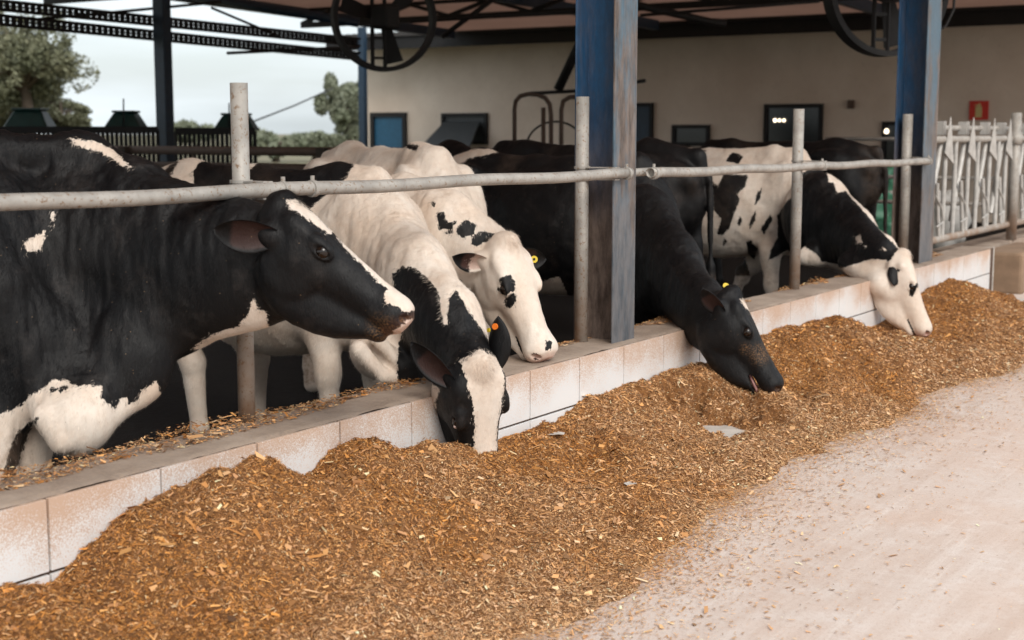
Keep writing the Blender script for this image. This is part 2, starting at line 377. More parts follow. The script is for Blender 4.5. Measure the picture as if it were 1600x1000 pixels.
def surface_nets(D, lo, h):
    ins = D < 0; nx, ny, nz = D.shape
    cnt = np.zeros((nx-1, ny-1, nz-1), np.int8)
    for a in (0, 1):
        for b in (0, 1):
            for c in (0, 1): cnt += ins[a:nx-1+a, b:ny-1+b, c:nz-1+c]
    act = (cnt > 0) & (cnt < 8); I = np.argwhere(act); idx = np.full(act.shape, -1, np.int32); idx[act] = np.arange(len(I))
    cor = [(a, b, c) for a in (0, 1) for b in (0, 1) for c in (0, 1)]
    vals = {q: D[I[:, 0]+q[0], I[:, 1]+q[1], I[:, 2]+q[2]] for q in cor}
    P = np.zeros((len(I), 3)); N = np.zeros(len(I))
    for q in cor:
        for ax in range(3):
            if q[ax] == 0:
                r = list(q); r[ax] = 1; r = tuple(r); a, b = vals[q], vals[r]; m = (a < 0) != (b < 0)
                t = np.where(m, a/np.where(m, a-b, 1), 0)
                for j in range(3): P[:, j] += np.where(m, q[j]+(t if j == ax else 0), 0)
                N += m
    V = (I+P/N[:, None])*h+lo; Fs = []
    for ax in range(3):
        s0 = [slice(None)]*3; s1 = [slice(None)]*3; s0[ax] = slice(0, -1); s1[ax] = slice(1, None)
        A, B = ins[tuple(s0)], ins[tuple(s1)]; E = np.argwhere(A != B); fl = A[tuple(E.T)]
        o1, o2 = [(1, 2), (2, 0), (0, 1)][ax]
        ok = (E[:, o1] > 0) & (E[:, o2] > 0) & (E[:, o1] < D.shape[o1]-1) & (E[:, o2] < D.shape[o2]-1); E = E[ok]; fl = fl[ok]
        def cell(d1, d2):
            Q = E.copy(); Q[:, o1] -= d1; Q[:, o2] -= d2; return idx[tuple(Q.T)]
        q = np.stack([cell(1, 1), cell(0, 1), cell(0, 0), cell(1, 0)], 1)
        q[~fl] = q[~fl][:, ::-1]; Fs.append(q)
    return V, np.concatenate(Fs)
def poly_sd(px, py, poly):
    """signed distance (px), positive inside"""
    P = np.array(poly, float); n = len(P); d = np.full(px.shape, 1e9); ins = np.zeros(px.shape, bool)
    for i in range(n):
        a = P[i]; b = P[(i+1) % n]; e = b-a; wx = px-a[0]; wy = py-a[1]
        t = np.clip((wx*e[0]+wy*e[1])/(e@e+1e-9), 0, 1)
        d = np.minimum(d, (wx-e[0]*t)**2+(wy-e[1]*t)**2)
        c = ((a[1] > py) != (b[1] > py)) & (px < (b[0]-a[0])*(py-a[1])/((b[1]-a[1]) if abs(b[1]-a[1]) > 1e-9 else 1e-9)+a[0])
        ins ^= c
    return np.where(ins, 1, -1)*np.sqrt(d)

def vnormals(V, F):
    n = np.cross(V[F[:, 2]]-V[F[:, 0]], V[F[:, 3]]-V[F[:, 1]]); N = np.zeros_like(V)
    for j in range(4): np.add.at(N, F[:, j], n)
    return N/np.maximum(np.linalg.norm(N, axis=1), 1e-12)[:, None]

HEAD_UP = [(-.035, -.035, -.11, .045), (-.01, -.004, -.14, .065), (.03, .008, -.165, .082), (.08, .014, -.19, .098), (.13, .012, -.20, .106), (.19, .006, -.20, .104), (.24, .0, -.195, .092),
           (.30, -.006, -.18, .078), (.37, -.010, -.165, .066), (.44, -.010, -.150, .062), (.49, -.008, -.142, .072), (.53, -.010, -.135, .076), (.56, -.020, -.128, .070), (.578, -.045, -.110, .050)]
HEAD_UP = [(a, b, c, d*1.13) for a, b, c, d in HEAD_UP]
HEAD_JAW = [(.06, -.12, -.265, .060), (.12, -.12, -.305, .078), (.20, -.12, -.325, .080), (.28, -.12, -.320, .070), (.36, -.12, -.295, .058), (.42, -.12, -.262, .052), (.48, -.12, -.212, .052), (.52, -.126, -.178, .048), (.545, -.135, -.160, .034)]
OLD = [(.06, -.12, -.25, .055), (.12, -.12, -.285, .070), (.19, -.12, -.285, .072), (.27, -.12, -.262, .062), (.35, -.12, -.230, .050), (.43, -.12, -.200, .044), (.49, -.13, -.185, .044), (.52, -.138, -.176, .038), (.535, -.145, -.165, .025)]

def build_cow(name, label, S):
    """one continuous skin from torso, neck, head and legs; ears, eyes and tags added"""
    h = S.get('h', .008); fl = S['floor']; Wp = np.array(S['withers']); phi = S['heading']  # heading angle of +x
    fx = np.array([math.cos(phi), math.sin(phi), 0]); fy = np.array([-math.sin(phi), math.cos(phi), 0]); fz = np.array([0, 0, 1.])
    s = (Wp[2]-fl)/1.45; LX = S.get('len', 1.0); WX = S.get('wide', 1.0)
    def L(x, y, z): return np.array([Wp[0], Wp[1], fl])+fx*x*s*LX+fy*y*s*WX+fz*z*s
    ax = np.stack([fx, fy, fz])
    H = S['head']; P0 = np.array(H['poll']); U = unit(np.array(H['nose'])-P0); sc = H.get('scale') or np.linalg.norm(np.array(H['nose'])-P0)/.56
    Vv = np.array(H['up'], float); Vv = unit(Vv-(Vv@U)*U); Ww = np.cross(Vv, U); hax = np.stack([U, Ww, Vv])
    hw = S.get('hw', 1.0)
    def Hd(u, w_, v): return P0+(U*u+Ww*w_*hw+Vv*v)*sc
    pts = [L(.45, .4, 0), L(.45, -.4, 0), L(-1.8, .4, 1.52), L(-1.8, -.4, 0), Hd(.62, 0, 0), Hd(.3, .16, -.34), Hd(.3, -.16, -.34), Hd(-.1, .1, .1), Hd(-.1, -.1, .1)]
    for n_ in S['neck']: pts += [np.array(n_[0])-n_[1]-.03, np.array(n_[0])+n_[1]+.03]
    Fd = Field(np.min(pts, 0)-.06, np.max(pts, 0)+.06, h)
    # torso
    E = lambda x, y, z, a, b, c, k=.08: Fd.ell(L(x, y, z), (a*s*LX, b*s*WX, c*s), ax, k)
    E(-.10, 0, 1.00, .40, .23, .42); E(-.62, 0, .96, .66, .35, .43); E(-1.22, 0, 1.08, .42, .28, .34)
    if S.get('side', True):
        E(.0, .17, 1.0, .17, .085, .36); E(.0, -.17, 1.0, .17, .085, .36); E(.12, .13, .88, .15, .11, .19); E(.12, -.13, .88, .15, .11, .19)
    for a, b, r1, r2 in (((.02, 0, 1.40), (-.2, 0, 1.405), .055, .05), ((-.2, 0, 1.405), (-.75, 0, 1.375), .05, .05), ((-.75, 0, 1.375), (-1.2, 0, 1.40), .05, .06), ((-1.2, 0, 1.40), (-1.58, 0, 1.36), .06, .045)):
        Fd.cone(L(*a), L(*b), r1*s, r2*s, .10)
    for y in (-1, 1):
        Fd.cone(L(-1.13, .23*y, 1.31), L(-1.25, .19*y, 1.28), .065*s, .08*s, .07)
        Fd.cone(L(-1.25, .18*y, 1.25), L(-1.56, .12*y, 1.21), .10*s, .06*s, .09)
        Fd.cone(L(-1.32, .19*y, 1.05), L(-1.12, .22*y, .82), .19*s, .12*s, .08, fy, .8)
        Fd.cone(L(-1.38, .19*y, .95), L(-1.47, .19*y, .60), .14*s, .065*s, .07, fy, .75)
    E(.20, 0, .80, .16, .14, .20)
    for b in S.get('extra', []): Fd.ell(*b)
    if S.get('udder', True):
        E(-1.08, 0, .66, .22, .19, .17, .05)
        for q in ((-1.0, .08), (-1.0, -.08), (-1.16, .08), (-1.16, -.08)): Fd.cone(L(q[0], q[1], .54), L(q[0], q[1], .46), .022*s, .016*s, .02)
    # legs
    legs = S.get('legs', {})
    def front(y, dx=0, key=None):
        P = legs.get(key)
        if P is None: P = [L(.02, .17*y, .78), L(.05+dx*.4, .17*y, .50), L(.03+dx, .17*y, .13), L(.06+dx, .17*y, .05)]
        P = [np.array(q) for q in P]
        Fd.cone(P[0], P[1], .095*s, .058*s, .07); Fd.cone(P[1]-[0, 0, .03], P[1]+[0, 0, .03], .062*s, .060*s, .02)
        Fd.cone(P[1], P[2], .050*s, .040*s, .03); Fd.cone(P[2], P[3], .046*s, .052*s, .02)
    def hind(y, dx=0, key=None):
        P = legs.get(key)
        if P is None: P = [L(-1.47, .19*y, .62), L(-1.44+dx, .19*y, .14), L(-1.40+dx, .19*y, .05)]
        P = [np.array(q) for q in P]
        if key in legs: Fd.cone(L(-1.38, .19*y, .95), P[0], .13*s, .062*s, .06)
        Fd.cone(P[0], P[1], .058*s, .042*s, .03); Fd.cone(P[1], P[2], .047*s, .054*s, .02)
    front(1, .05, 'fl'); front(-1, -.05, 'fr'); hind(1, .08, 'hl'); hind(-1, -.03, 'hr')
    # tail
    Fd.cone(L(-1.57, 0, 1.37), L(-1.66, 0, 1.2), .035*s, .026*s, .05); Fd.cone(L(-1.66, 0, 1.2), L(-1.68, 0, .62), .026*s, .018*s, .01); Fd.cone(L(-1.68, 0, .62), L(-1.68, 0, .40), .03*s, .04*s, .02)
    # neck
    NK = S['neck']
    for a, b in zip(NK[:-1], NK[1:]):
        d = unit(np.array(b[0])-np.array(a[0])); lat = np.cross(fz, d); lat = unit(lat) if np.linalg.norm(lat) > .2 else fy
        if S.get('nlat') is not None: lat = unit(S['nlat'])
        Fd.cone(a[0], b[0], a[1], b[1], .09, lat, a[2])
    for a, b, r1, r2, k in S.get('folds', []): Fd.cone(a, b, r1, r2, k)
    # head
    WS = lambda T: [(a, b, c, d*hw) for a, b, c, d in T]
    Fd.loft(P0, hax, WS(HEAD_UP), sc, .03); 
    Fd.loft(P0, hax, WS(HEAD_JAW), sc, .022)
    def HE(u, w_, v, a, b, c, k=.025, sub=False, A=None): Fd.ell(Hd(u, w_, v), np.array((a, b, c))*sc, hax if A is None else A, k*sc, sub)
    HE(.0, 0, -.02, .045, .055, .045, .04)                                   # poll knob
    HE(.528, 0, -.072, .050, .084, .058, .03)                                # muzzle pad
    HE(.515, 0, -.165, .035, .045, .022, .02)                                  # chin
    for y in (-1, 1):
        HE(.165, .072*y, -.165, .10, .030, .085, .03)                         # cheek
        HE(.205, .104*y, -.034, .050, .020, .022, .03)                         # brow
        HE(.10, .082*y, -.04, .05, .035, .03, .03)                            # temple
        HE(.33, .048*y, -.085, .10, .024, .014, .03)                          # facial crest
        HE(.05, .085*y, -.12, .035, .030, .035, .03)                           # ear base
    if S.get('jawopen'): HE(.52, 0, -.152, .10, .09, .020, .008, True)
    for y in (-1, 1):
        HE(.224, .136*y, -.050, .032, .032, .021, .008, True)                 # eye socket
        tl = unit(U*.8+Vv*.5); A = np.stack([tl, Ww, np.cross(tl, Ww)])
        HE(.566, .066*y, -.054, .022, .026, .013, .005, True, A)              # nostril
        Fd.cone(Hd(.42, .066*y, -.146), Hd(.56, .070*y, -.134), .009*sc, .015*sc, .006, None, 1, True)   # mouth line
    HE(.585, 0, -.085, .012, .006, .03, .008, True)
    for e in H.get('ears', []):
        d = unit(e['dir']); b0 = Hd(.050, e['side']*.098, e.get('v', -.118)); e['b0'] = b0; op_ = np.array(e['open'], float); op_ = unit(op_-(op_@d)*d); Fd.cone(Hd(.055, e['side']*.07, e.get('v', -.118)), b0-op_*.022*sc+d*.02*sc, .036*sc, .020*sc, .035)
    for y in (-1, 1):                                                        # eyelids
        for r0, hh_, rr_, k0 in ((.032, .0205, .0065, 1), (.031, -.0185, .0045, 1)):
            q = [Hd(.224+r0*math.cos(t), .117*y-.012*y*abs(math.cos(t))**2, -.050+hh_*math.sin(t)) for t in np.linspace(0, math.pi, 7)]
            for a_, b_ in zip(q[:-1], q[1:]): Fd.cone(a_, b_, rr_*sc, rr_*sc, .008)
    for sub_ in S.get('carve', []): Fd.ell(*sub_, sub=True)
    V, F = surface_nets(Fd.D, Fd.lo, h); D0 = Fd.D; del Fd
    # skin unevenness: loose neck and chest skin, ribs
    Nv = vnormals(V, F)
    loc = (V-np.array([Wp[0], Wp[1], fl]))@ax.T/s
    q = V@np.stack([fx*14, fy*14, fz*2.5]).T
    hl0 = (V-P0)@hax.T/sc; nk = np.clip(hl0[:, 0]*-8+.3, 0, 1)*np.clip(loc[:, 0]*3+.8, 0, 1)*np.clip(1.5-np.abs(loc[:, 2]-.85)*1.2, .2, 1)
    V = V+Nv*(fbm(q, 3, 5)*.0022+fbm(q*1.6, 3, 6)*S.get('fold', .0042)*nk+fbm(V*6, 3, 9)*(.003+.006*np.clip(hl0[:, 0]*-6, 0, 1)))[:, None]
    hl = (V-P0)@hax.T/sc
    px, py, dz = proj(V); m_per = dz/FPX
    base = S.get('base', 'b'); c = np.full(len(V), -.03 if base == 'b' else .03)
    for kind, poly in S.get('patches', []):
        sdm = poly_sd(px, py, poly)*m_per; sdm = np.clip(sdm, -.03, .03)
        c = np.maximum(c, sdm) if kind == 'w' else np.minimum(c, -sdm)
    if 'coatfn' in S: c = S['coatfn'](c, V, loc, hl, px, py)
    muz = np.clip(1-np.sqrt(((hl[:, 0]-.555)/.075)**2+((hl[:, 2]+.085)/.075)**2+(hl[:, 1]/.1)**2), 0, 1)
    pink = np.clip(muz*2.2, 0, 1)*S.get('pinkmuz', .6)
    ud = S.get('udder', True)*np.clip(1-np.sqrt(((loc[:, 0]/LX+1.08)/.3)**2+((loc[:, 2]-.58)/.2)**2), 0, 1); pink = np.maximum(pink, np.clip(ud*2, 0, .7))
    dirt = np.clip(muz*3-.5, 0, 1)*S.get('dirtmuz', .5)
    stain = np.clip((.62-loc[:, 2]+.12*fbm(V*5, 2, 40))/.45, 0, .6)*(hl[:, 0] < -.12)*(loc[:, 0] < .22)+.30*np.clip(fbm(V*2.2, 4, 41)-.35, 0, 1)*(loc[:, 0] < -.2)
    for (u_, v_, r_, a_) in S.get('dirtspots', []): dirt = np.maximum(dirt, np.clip(1.5-np.hypot(hl[:, 0]-u_, hl[:, 2]-v_)/r_, 0, 1)*a_)
    nd = np.min([np.sqrt(((hl[:, 0]-.566)/.024)**2+((np.abs(hl[:, 1])-.070)/.022)**2+((hl[:, 2]+.054)/.017)**2)], 0); nm = nd < 1
    md = (np.abs(hl[:, 2]+.146-(hl[:, 0]-.42)*.086) < .007) & (hl[:, 0] > .43) & (np.abs(hl[:, 1]) > .03)
    c = np.where(nm | md, -.03, c); pink = np.where(nm, .25, pink)
    rnd = .45+.06*fbm(V*40, 2, 3)
    strand = np.zeros(len(V))
    tris = np.concatenate([F[:, [0, 1, 2]], F[:, [0, 2, 3]]])
    # ears
    EV, EF, EA = [], [], []
    base_n = len(V)
    for e in H.get('ears', []):
        side = e['side']; b0 = Hd(.050, side*.098, e.get('v', -.118)); d = unit(e['dir']); op = np.array(e['open'], float); op = unit(op-(op@d)*d); sdv = np.cross(d, op)
        Le = .21*sc*e.get('len', 1); We = .062*sc*e.get('wid', 1); ns, ntt = 16, 13
        ev = []; ea = []
        for layer in (0, 1):
            for i in range(ns):
                u_ = i/(ns-1); wd = We*(math.sin(math.pi*min(1, (u_*.90+.12))**1.15)**.62)*(1 if u_ < .98 else .55)
                for j in range(ntt):
                    t = (j/(ntt-1)*2-1); cup = .45*(1-u_*.55)
                    ang = t*1.15
                    P = b0+d*(u_*Le-.02*sc)+sdv*wd*math.sin(ang)/math.sin(1.15)+op*(wd*cup*1.5*(1-math.cos(ang))/(1-math.cos(1.15)))+op*(-.10*Le*u_*u_)*0
                    P = P-op*(.007*(1-.6*abs(t)))*layer
                    ev.append(P); ea.append(layer)
        ev = np.array(ev); nn = ns*ntt; ef = []
        for i in range(ns-1):
            for j in range(ntt-1):
                a = i*ntt+j; ef.append((a, a+1, a+ntt+1, a+ntt)); ef.append((nn+a, nn+a+ntt, nn+a+ntt+1, nn+a+1))
        for i in range(ns-1):
            for j, fl_ in ((0, 0), (ntt-1, 1)):
                a = i*ntt+j; ef.append((a, a+ntt, nn+a+ntt, nn+a) if not fl_ else (a, nn+a, nn+a+ntt, a+ntt))
        for j in range(ntt-1):
            a = (ns-1)*ntt+j; ef.append((a, a+1, nn+a+1, nn+a))
        ef = np.array(ef)
        inner = np.array(ea) == 0
        tt = np.tile(np.abs(np.linspace(-1, 1, ntt)), ns*2); us = np.tile(np.repeat(np.linspace(0, 1, ns), ntt), 2)
        cw = np.where(e.get('col', 'b') == 'b', -.03, .03)*np.ones(len(ev))
        if e.get('mix'): cw = (us-.45)*.06*(-1)
        EV.append(ev); EF.append(ef+base_n); base_n += len(ev)
        EA.append((cw, inner*(tt < .75)*(us < .7)*(.28 if e.get('col', 'b') == 'b' and not e.get('mix') else .5), np.full(len(ev), .45)))
    if EV:
        V = np.concatenate([V]+EV); ef = np.concatenate(EF); tris = np.concatenate([tris, ef[:, [0, 1, 2]], ef[:, [0, 2, 3]]])
        c = np.concatenate([c]+[a[0] for a in EA]); pink = np.concatenate([pink]+[a[1] for a in EA]); rnd = np.concatenate([rnd]+[a[2] for a in EA])
        dirt = np.concatenate([dirt, np.zeros(len(V)-len(dirt))])
    stain = np.concatenate([stain, np.zeros(len(V)-len(stain))])
    # coat hair: short flat strands lying along the skin
    dens = S.get('fur', 0)
    if dens:
        T = tris; A_, B_, C_ = V[T[:, 0]], V[T[:, 1]], V[T[:, 2]]
        nrm = np.cross(B_-A_, C_-A_); ar = np.linalg.norm(nrm, axis=1)/2; nrm = nrm/np.maximum(2*ar, 1e-12)[:, None]
        hh = ((A_-P0)@hax.T)/sc; inhead = (hh[:, 0] > -.03) & (np.linalg.norm(hh-[.25, 0, -.12], axis=1) < .42)
        tuft = np.clip(1-np.linalg.norm(hh-[.02, 0, -.0], axis=1)/.085, 0, 1)*S.get('tuft', 1)
        wgt = ar*(1+3*tuft)*np.where((hh[:, 0] > .50), .15, 1)*np.where((nrm@(CAM-Wp)) > -.2*np.linalg.norm(CAM-Wp), 1, .25)
        n = int(ar.sum()*dens); pick = RNG.choice(len(T), n, p=wgt/wgt.sum())
        r1 = np.sqrt(RNG.random(n)); r2 = RNG.random(n); b = np.stack([1-r1, r1*(1-r2), r1*r2], 1)
        ti = T[pick]; P = (V[ti]*b[..., None]).sum(1); Nn = nrm[pick]
        hd = inhead[pick][:, None]; tf = tuft[pick]
        flow = np.where(hd, U*1.0+Vv*-.15, -fx*.45-fz*.9)+RNG.normal(0, .22, (n, 3))+tf[:, None]*(RNG.normal(0, .5, (n, 3))+U*.2)
        flow -= (flow*Nn).sum(1)[:, None]*Nn; flow /= np.linalg.norm(flow, axis=1)[:, None]+1e-9
        ln = (np.where(inhead[pick], .009, .018)*(.6+.8*RNG.random(n))*S.get('furlen', 1)+tf*.022)[:, None]
        lift = (.18+.22*RNG.random(n))[:, None]+tf[:, None]*.35
        sd = np.cross(Nn, flow); wv = S.get('furw', .0011)
        a = P-sd*wv/2-Nn*.001; b_ = P+sd*wv/2-Nn*.001; cc = P+flow*ln+Nn*ln*lift
        nb = len(V); V = np.concatenate([V, a, b_, cc]); k3 = np.arange(n)+nb
        st = np.stack([k3, k3+n, k3+2*n], 1)
        at_ = lambda arr: (arr[ti]*b).sum(1)
        rr = .45+RNG.normal(0, .13, n)
        # each strand takes one colour: threshold here, with jitter so that patch edges look hairy
        cval = np.where(at_(c)+RNG.normal(0, .006, n)+.010*fbm(P*55, 2, 11) > 0, .05, -.05)
        c = np.concatenate([c, cval, cval, cval]); pk = at_(pink)*.7; pink = np.concatenate([pink, pk, pk, pk]); rnd = np.concatenate([rnd, rr, rr, rr+.08]); dt = at_(stain)*.7; stain = np.concatenate([stain, dt, dt, dt]); dt = at_(dirt)*.5; dirt = np.concatenate([dirt, dt, dt, dt])
        tris = np.concatenate([tris, st])
    root = empty(name, (Wp[0], Wp[1], fl), label, 'cow', S.get('group'))
    body = np_mesh('body', V, tris, M['coat'], root, True, dict(coat=c, pink=pink, rnd=rnd, dirt=dirt, stain=stain))
    if S.get('jawopen'):
        v = []; nT = 12; st_ = [(.42, -.150, .020, .008), (.47, -.153, .034, .012), (.53, -.157, .036, .012), (.575, -.166, .028, .010), (.60, -.178, .012, .006)]
        for u_, v_, a_, b_ in st_:
            for j in range(nT): t = 2*math.pi*j/nT; v.append(Hd(u_, a_*math.cos(t), v_+b_*math.sin(t)))
        B = MB(); B.add(v, [(i*nT+j, i*nT+(j+1) % nT, (i+1)*nT+(j+1) % nT, (i+1)*nT+j) for i in range(len(st_)-1) for j in range(nT)]+[tuple(reversed(range(nT))), tuple(range((len(st_)-1)*nT, len(st_)*nT))]); B.build('tongue', M['tongue'], root, True)
    # eyes
    for y in (-1, 1):
        cpos = Hd(.224, .1010*y, -.050); me = bpy.data.meshes.new('eye'); bm = bmesh.new(); bmesh.ops.create_uvsphere(bm, u_segments=20, v_segments=14, radius=.0265*sc)
        bm.to_mesh(me); bm.free(); me.polygons.foreach_set('use_smooth', [True]*len(me.polygons)); me.materials.append(M['eye'])
        o = bpy.data.objects.new('eye', me); o.location = cpos-np.array(root.location); link(o, root)
        if S.get('corner'): bm = bmesh.new(); bmesh.ops.create_uvsphere(bm, u_segments=12, v_segments=8, radius=.0105*sc); m2 = bpy.data.meshes.new('eye_corner'); bm.to_mesh(m2); bm.free(); m2.materials.append(M['eyew']); m2.polygons.foreach_set('use_smooth', [True]*len(m2.polygons)); o2 = bpy.data.objects.new('eye_corner', m2); o2.location = (U*.016+Vv*.002+Ww*.0155*y)*sc; link(o2, o)
    for tg in S.get('tags', []):
        nn = unit(tg['n'])
        if 'ear' in tg:
            e = H['ears'][tg['ear']]; d = unit(e['dir']); op = np.array(e['open'], float); op = unit(op-(op@d)*d); c0 = e['b0']+d*.21*sc*e.get('len', 1)*tg['u']+op*tg.get('o', .01)+np.cross(d, op)*tg.get('s', 0)
        else: c0 = np.array(tg['pos'])
        B = MB(); r = tg.get('r', .02)
        B.tube([c0, c0+nn*.006], r, 20)
        if tg.get('flap'):
            dn = np.array([0, 0, -1.]); sx = unit(np.cross(nn, dn)); B.box(c0+dn*r*1.3+nn*.001-nn*.012, (r*1.7, .003, r*2.2), (sx, nn, -dn))
        t = B.build('ear_tag', M[tg['mat']], root)
        if tg.get('hole'):
            B2 = MB(); B2.tube([c0+nn*.0062, c0+nn*.008], r*.36, 14); B2.build('pin', M['dark'], t)
    return root
# ================================================================ SETTING
def sheet(name, x0, x1, y0, y1, z, mat, kind='structure'):
    B = MB().add([(x0, y0, z), (x1, y0, z), (x1, y1, z), (x0, y1, z)], [(0, 1, 2, 3)]); return tag(B.build(name, mat), kind=kind)
sheet('terrain', -900, 900, -600, 1500, -.16, M['ground_far'])
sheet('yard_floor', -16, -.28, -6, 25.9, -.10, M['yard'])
sheet('alley_floor', -.10, 16, -8, 25.9, 0.0, M['alley'])
# ---- feed barrier wall
def y_of(px, X): return float(at(px, 300, X=X)[1])
wl = empty('feed_barrier_wall', (-.15, 5, 0), 'low feeding wall faced with stained white tiles under a worn concrete coping', 'wall')
MB().box((-.149, 5.2, .17), (.290, 16.4, .55)).build('wall_core', M['grout'], wl)
B = MB()
for i in range(-12, 25):
    y0 = 2.66+.4415*i
    if y0 > 13.2: break
    for z0, z1 in ((.006, .220), (.230, .446)):
        B.box((.0, y0+.2205, (z0+z1)/2), (.016, .4325, z1-z0))
B.build('tile_facing', M['tile'], wl, bevel=.0015)
nx, ny = 16, 900
gx, gy = np.meshgrid(np.linspace(-.302, -.008, nx), np.linspace(-3, 13.42, ny), indexing='ij')
P = np.stack([gx.ravel(), gy.ravel(), np.zeros(nx*ny)], 1)
edge = np.minimum(np.abs(gx.ravel()+.302), np.abs(gx.ravel()+.008))
P[:, 2] = .452+fbm(P*np.array([9, 9, 1]), 4, 2)*.003-np.clip(.02-edge, 0, 1)*.35*(1+.6*fbm(P*np.array([3, 6, 1]), 2, 8))
k = np.arange(nx*ny).reshape(nx, ny); Fq = np.stack([k[:-1, :-1], k[1:, :-1], k[1:, 1:], k[:-1, 1:]], -1).reshape(-1, 4)
np_mesh('coping', P, Fq, M['concrete'], wl, True)
MB().box((-.155, 13.42+.01, .15), (.30, .03, .60)).build('wall_end', M['white'], wl)
# far continuation of the wall and the block
o = MB().box((-.42, 18.6, .14), (.36, 10.2, .52)).build('kerb_wall', M['concrete']); tag(o, 'bare concrete kerb carrying the row of headlock bars', 'kerb wall')
o = MB().box((-.0, 14.35, .19), (.40, 1.35, .40)).build('stone_block', M['block'], bevel=.03); tag(o, 'rough brown block lying at the end of the tiled wall', 'block')
# ---- posts and rails
def post(px_base, py_base, py_top, x, r, label, grp='galvanised posts on the feeding wall'):
    b = at(px_base, py_base, X=x); t = at(px_base, py_top, X=x)
    y = float(b[1]); B = MB().tube([(x, y, .43), (x, y, float(t[2]))], r, 24, hollow=True)
    root = empty('rail_post', (x, y, .45), label, 'post', grp); B.build('tube', M['galv'], root, True); return root, y, float(t[2])
p1, y1, z1 = post(386, 655, 130, -.27, .0315, 'tallest rusty galvanised post rising beside the black head of the nearest cow')
p2, y2, z2 = post(908, 535, 151, -.235, .033, 'galvanised post standing directly against the blue and rust brown steel column')
p3, y3, z3 = post(1241, 452, 170, -.24, .036, 'galvanised post in front of the white cow with black patches')
p4, y4, z4 = post(1411, 395, 178, -.24, .040, 'galvanised post against the second blue column, rising over a white grazing head')
def rail(name, a, b, r, label, clamps=(), collars=()):
    a, b = np.array(a), np.array(b); root = empty(name, a, label, 'rail', 'horizontal galvanised rails'); d = unit(b-a)
    n = 30; pts = [a+(b-a)*i/n+np.array([0, 0, .004*math.sin(i*.9)]) for i in range(n+1)]
    MB().tube(pts, r, 20, hollow=True).build('tube', M['galv'], root, True)
    for c in clamps:
        p = a+d*c; B = MB().tube([p-d*.011, p+d*.011], r*1.22, 24); B.tube([p+[0, 0, r*1.0], p+[0, 0, r*1.0+.022]], .008, 8); B.build('clamp', M['galv'], root, False)
    for c, pp in collars:
        B = MB()
        B.tube([(pp[0], pp[1], p_z-.0) for p_z in (pp[2]-.034, pp[2]-.022)], .041, 24); B.tube([(pp[0], pp[1], pp[2]+.024), (pp[0], pp[1], pp[2]+.036)], .041, 24)
        q = a+d*c; B.bar((pp[0], pp[1], pp[2]-.028), (q[0], pp[1], pp[2]-.028), .05, .006); B.bar((pp[0], pp[1], pp[2]+.030), (q[0], pp[1], pp[2]+.030), .05, .006)
        B.build('bracket', M['galv'], root)
    return root
ra = at(0, 318, X=-.19); rb = at(984, 271, X=-.030); d = unit(rb-ra); ra0 = ra-d*1.6
L1 = lambda y: (y-ra0[1])/d[1]
def on1(y): return ra0+d*L1(y)
rail('cattle_rail', ra0, rb, .0255, 'long galvanised rail crossing over the necks of the three nearest cows', clamps=(L1(y_of(432, -.17)), L1(y_of(476, -.17)), L1(float(rb[1])-.03)),
     collars=((L1(y1), (-.27, y1, on1(y1)[2])), (L1(y2), (-.235, y2, on1(y2)[2]))))
rc = at(1016, 271, X=-.03); rd = at(1452, 252, X=-.055); d2 = unit(rd-rc)
L2 = lambda y: (y-rc[1])/d2[1]
def on2(y): return rc+d2*L2(y)
r2 = rail('cattle_rail', rd, rc, .026, 'shorter galvanised rail between the two blue columns, open end towards the camera', clamps=(float(np.linalg.norm(rd-rc))-.04, float(np.linalg.norm(rd-rc))-L2(y_of(1284, -.04)), .03),
     collars=((float(np.linalg.norm(rd-rc))-L2(y3), (-.24, y3, on2(y3)[2])), (float(np.linalg.norm(rd-rc))-L2(y4), (-.24, y4, on2(y4)[2]))))
o = MB().tube([(-.095, float(rb[1])-.10, on1(6.4)[2]), (-.095, float(rc[1])+.28, on1(6.4)[2])], .021, 16, hollow=True).build('rail_sleeve', M['galv'], None, True)
tag(o, 'short pipe piece joining the two rails behind the front of the nearest blue column', 'pipe')
# ---- steel columns (I sections)
def icol(x1, x0, ya, yb, z0, z1, label, top=None):
    root = empty('steel_column', ((x0+x1)/2, (ya+yb)/2, z0), label, 'column', 'blue steel roof columns'); t = .010
    MB().box((x1-t/2, (ya+yb)/2, (z0+z1)/2), (t, yb-ya, z1-z0)).build('front_flange', M['blue_flange'], root, bevel=.0025)
    MB().box(((x0+x1)/2, (ya+yb)/2, (z0+z1)/2), (x1-x0-2*t, .008, z1-z0)).build('web', M['blue_web'], root)
    MB().box((x0+t/2, (ya+yb)/2, (z0+z1)/2), (t, yb-ya, z1-z0)).build('rear_flange', M['blue_web'], root, bevel=.002)
    return root
ya = float(at(957, 530, X=-.06)[1]); yb = float(at(991, 530, X=-.06)[1])
icol(-.06, -.285, ya, yb, .44, 3.9, 'nearest steel column, blue above and rust brown below, between the first and second rail')
yc = float(at(1437, 400, X=-.09)[1]); yd = float(at(1457, 400, X=-.09)[1])
icol(-.09, -.33, yc, yd, .44, 3.9, 'second blue steel column behind the rightmost grazing cow')
def boxcol(px, depth, w_, label, mat='blue_far', z0=-.1, z1=3.75):
    p = at(px, 220, depth=depth); o = MB().box((p[0], p[1], (z0+z1)/2), (w_, w_*.8, z1-z0)).build('steel_column', M[mat], bevel=.01); return tag(o, label, 'column', 'blue steel roof columns')
boxcol(259, 20, .20, 'dark blue column standing against the open sky on the left')
boxcol(568, 31, .16, 'thin dark blue column at the left corner of the cream building')
boxcol(803, 24, .26, 'dark column high up under the roof behind the hoop frame', z0=3.05) if False else None
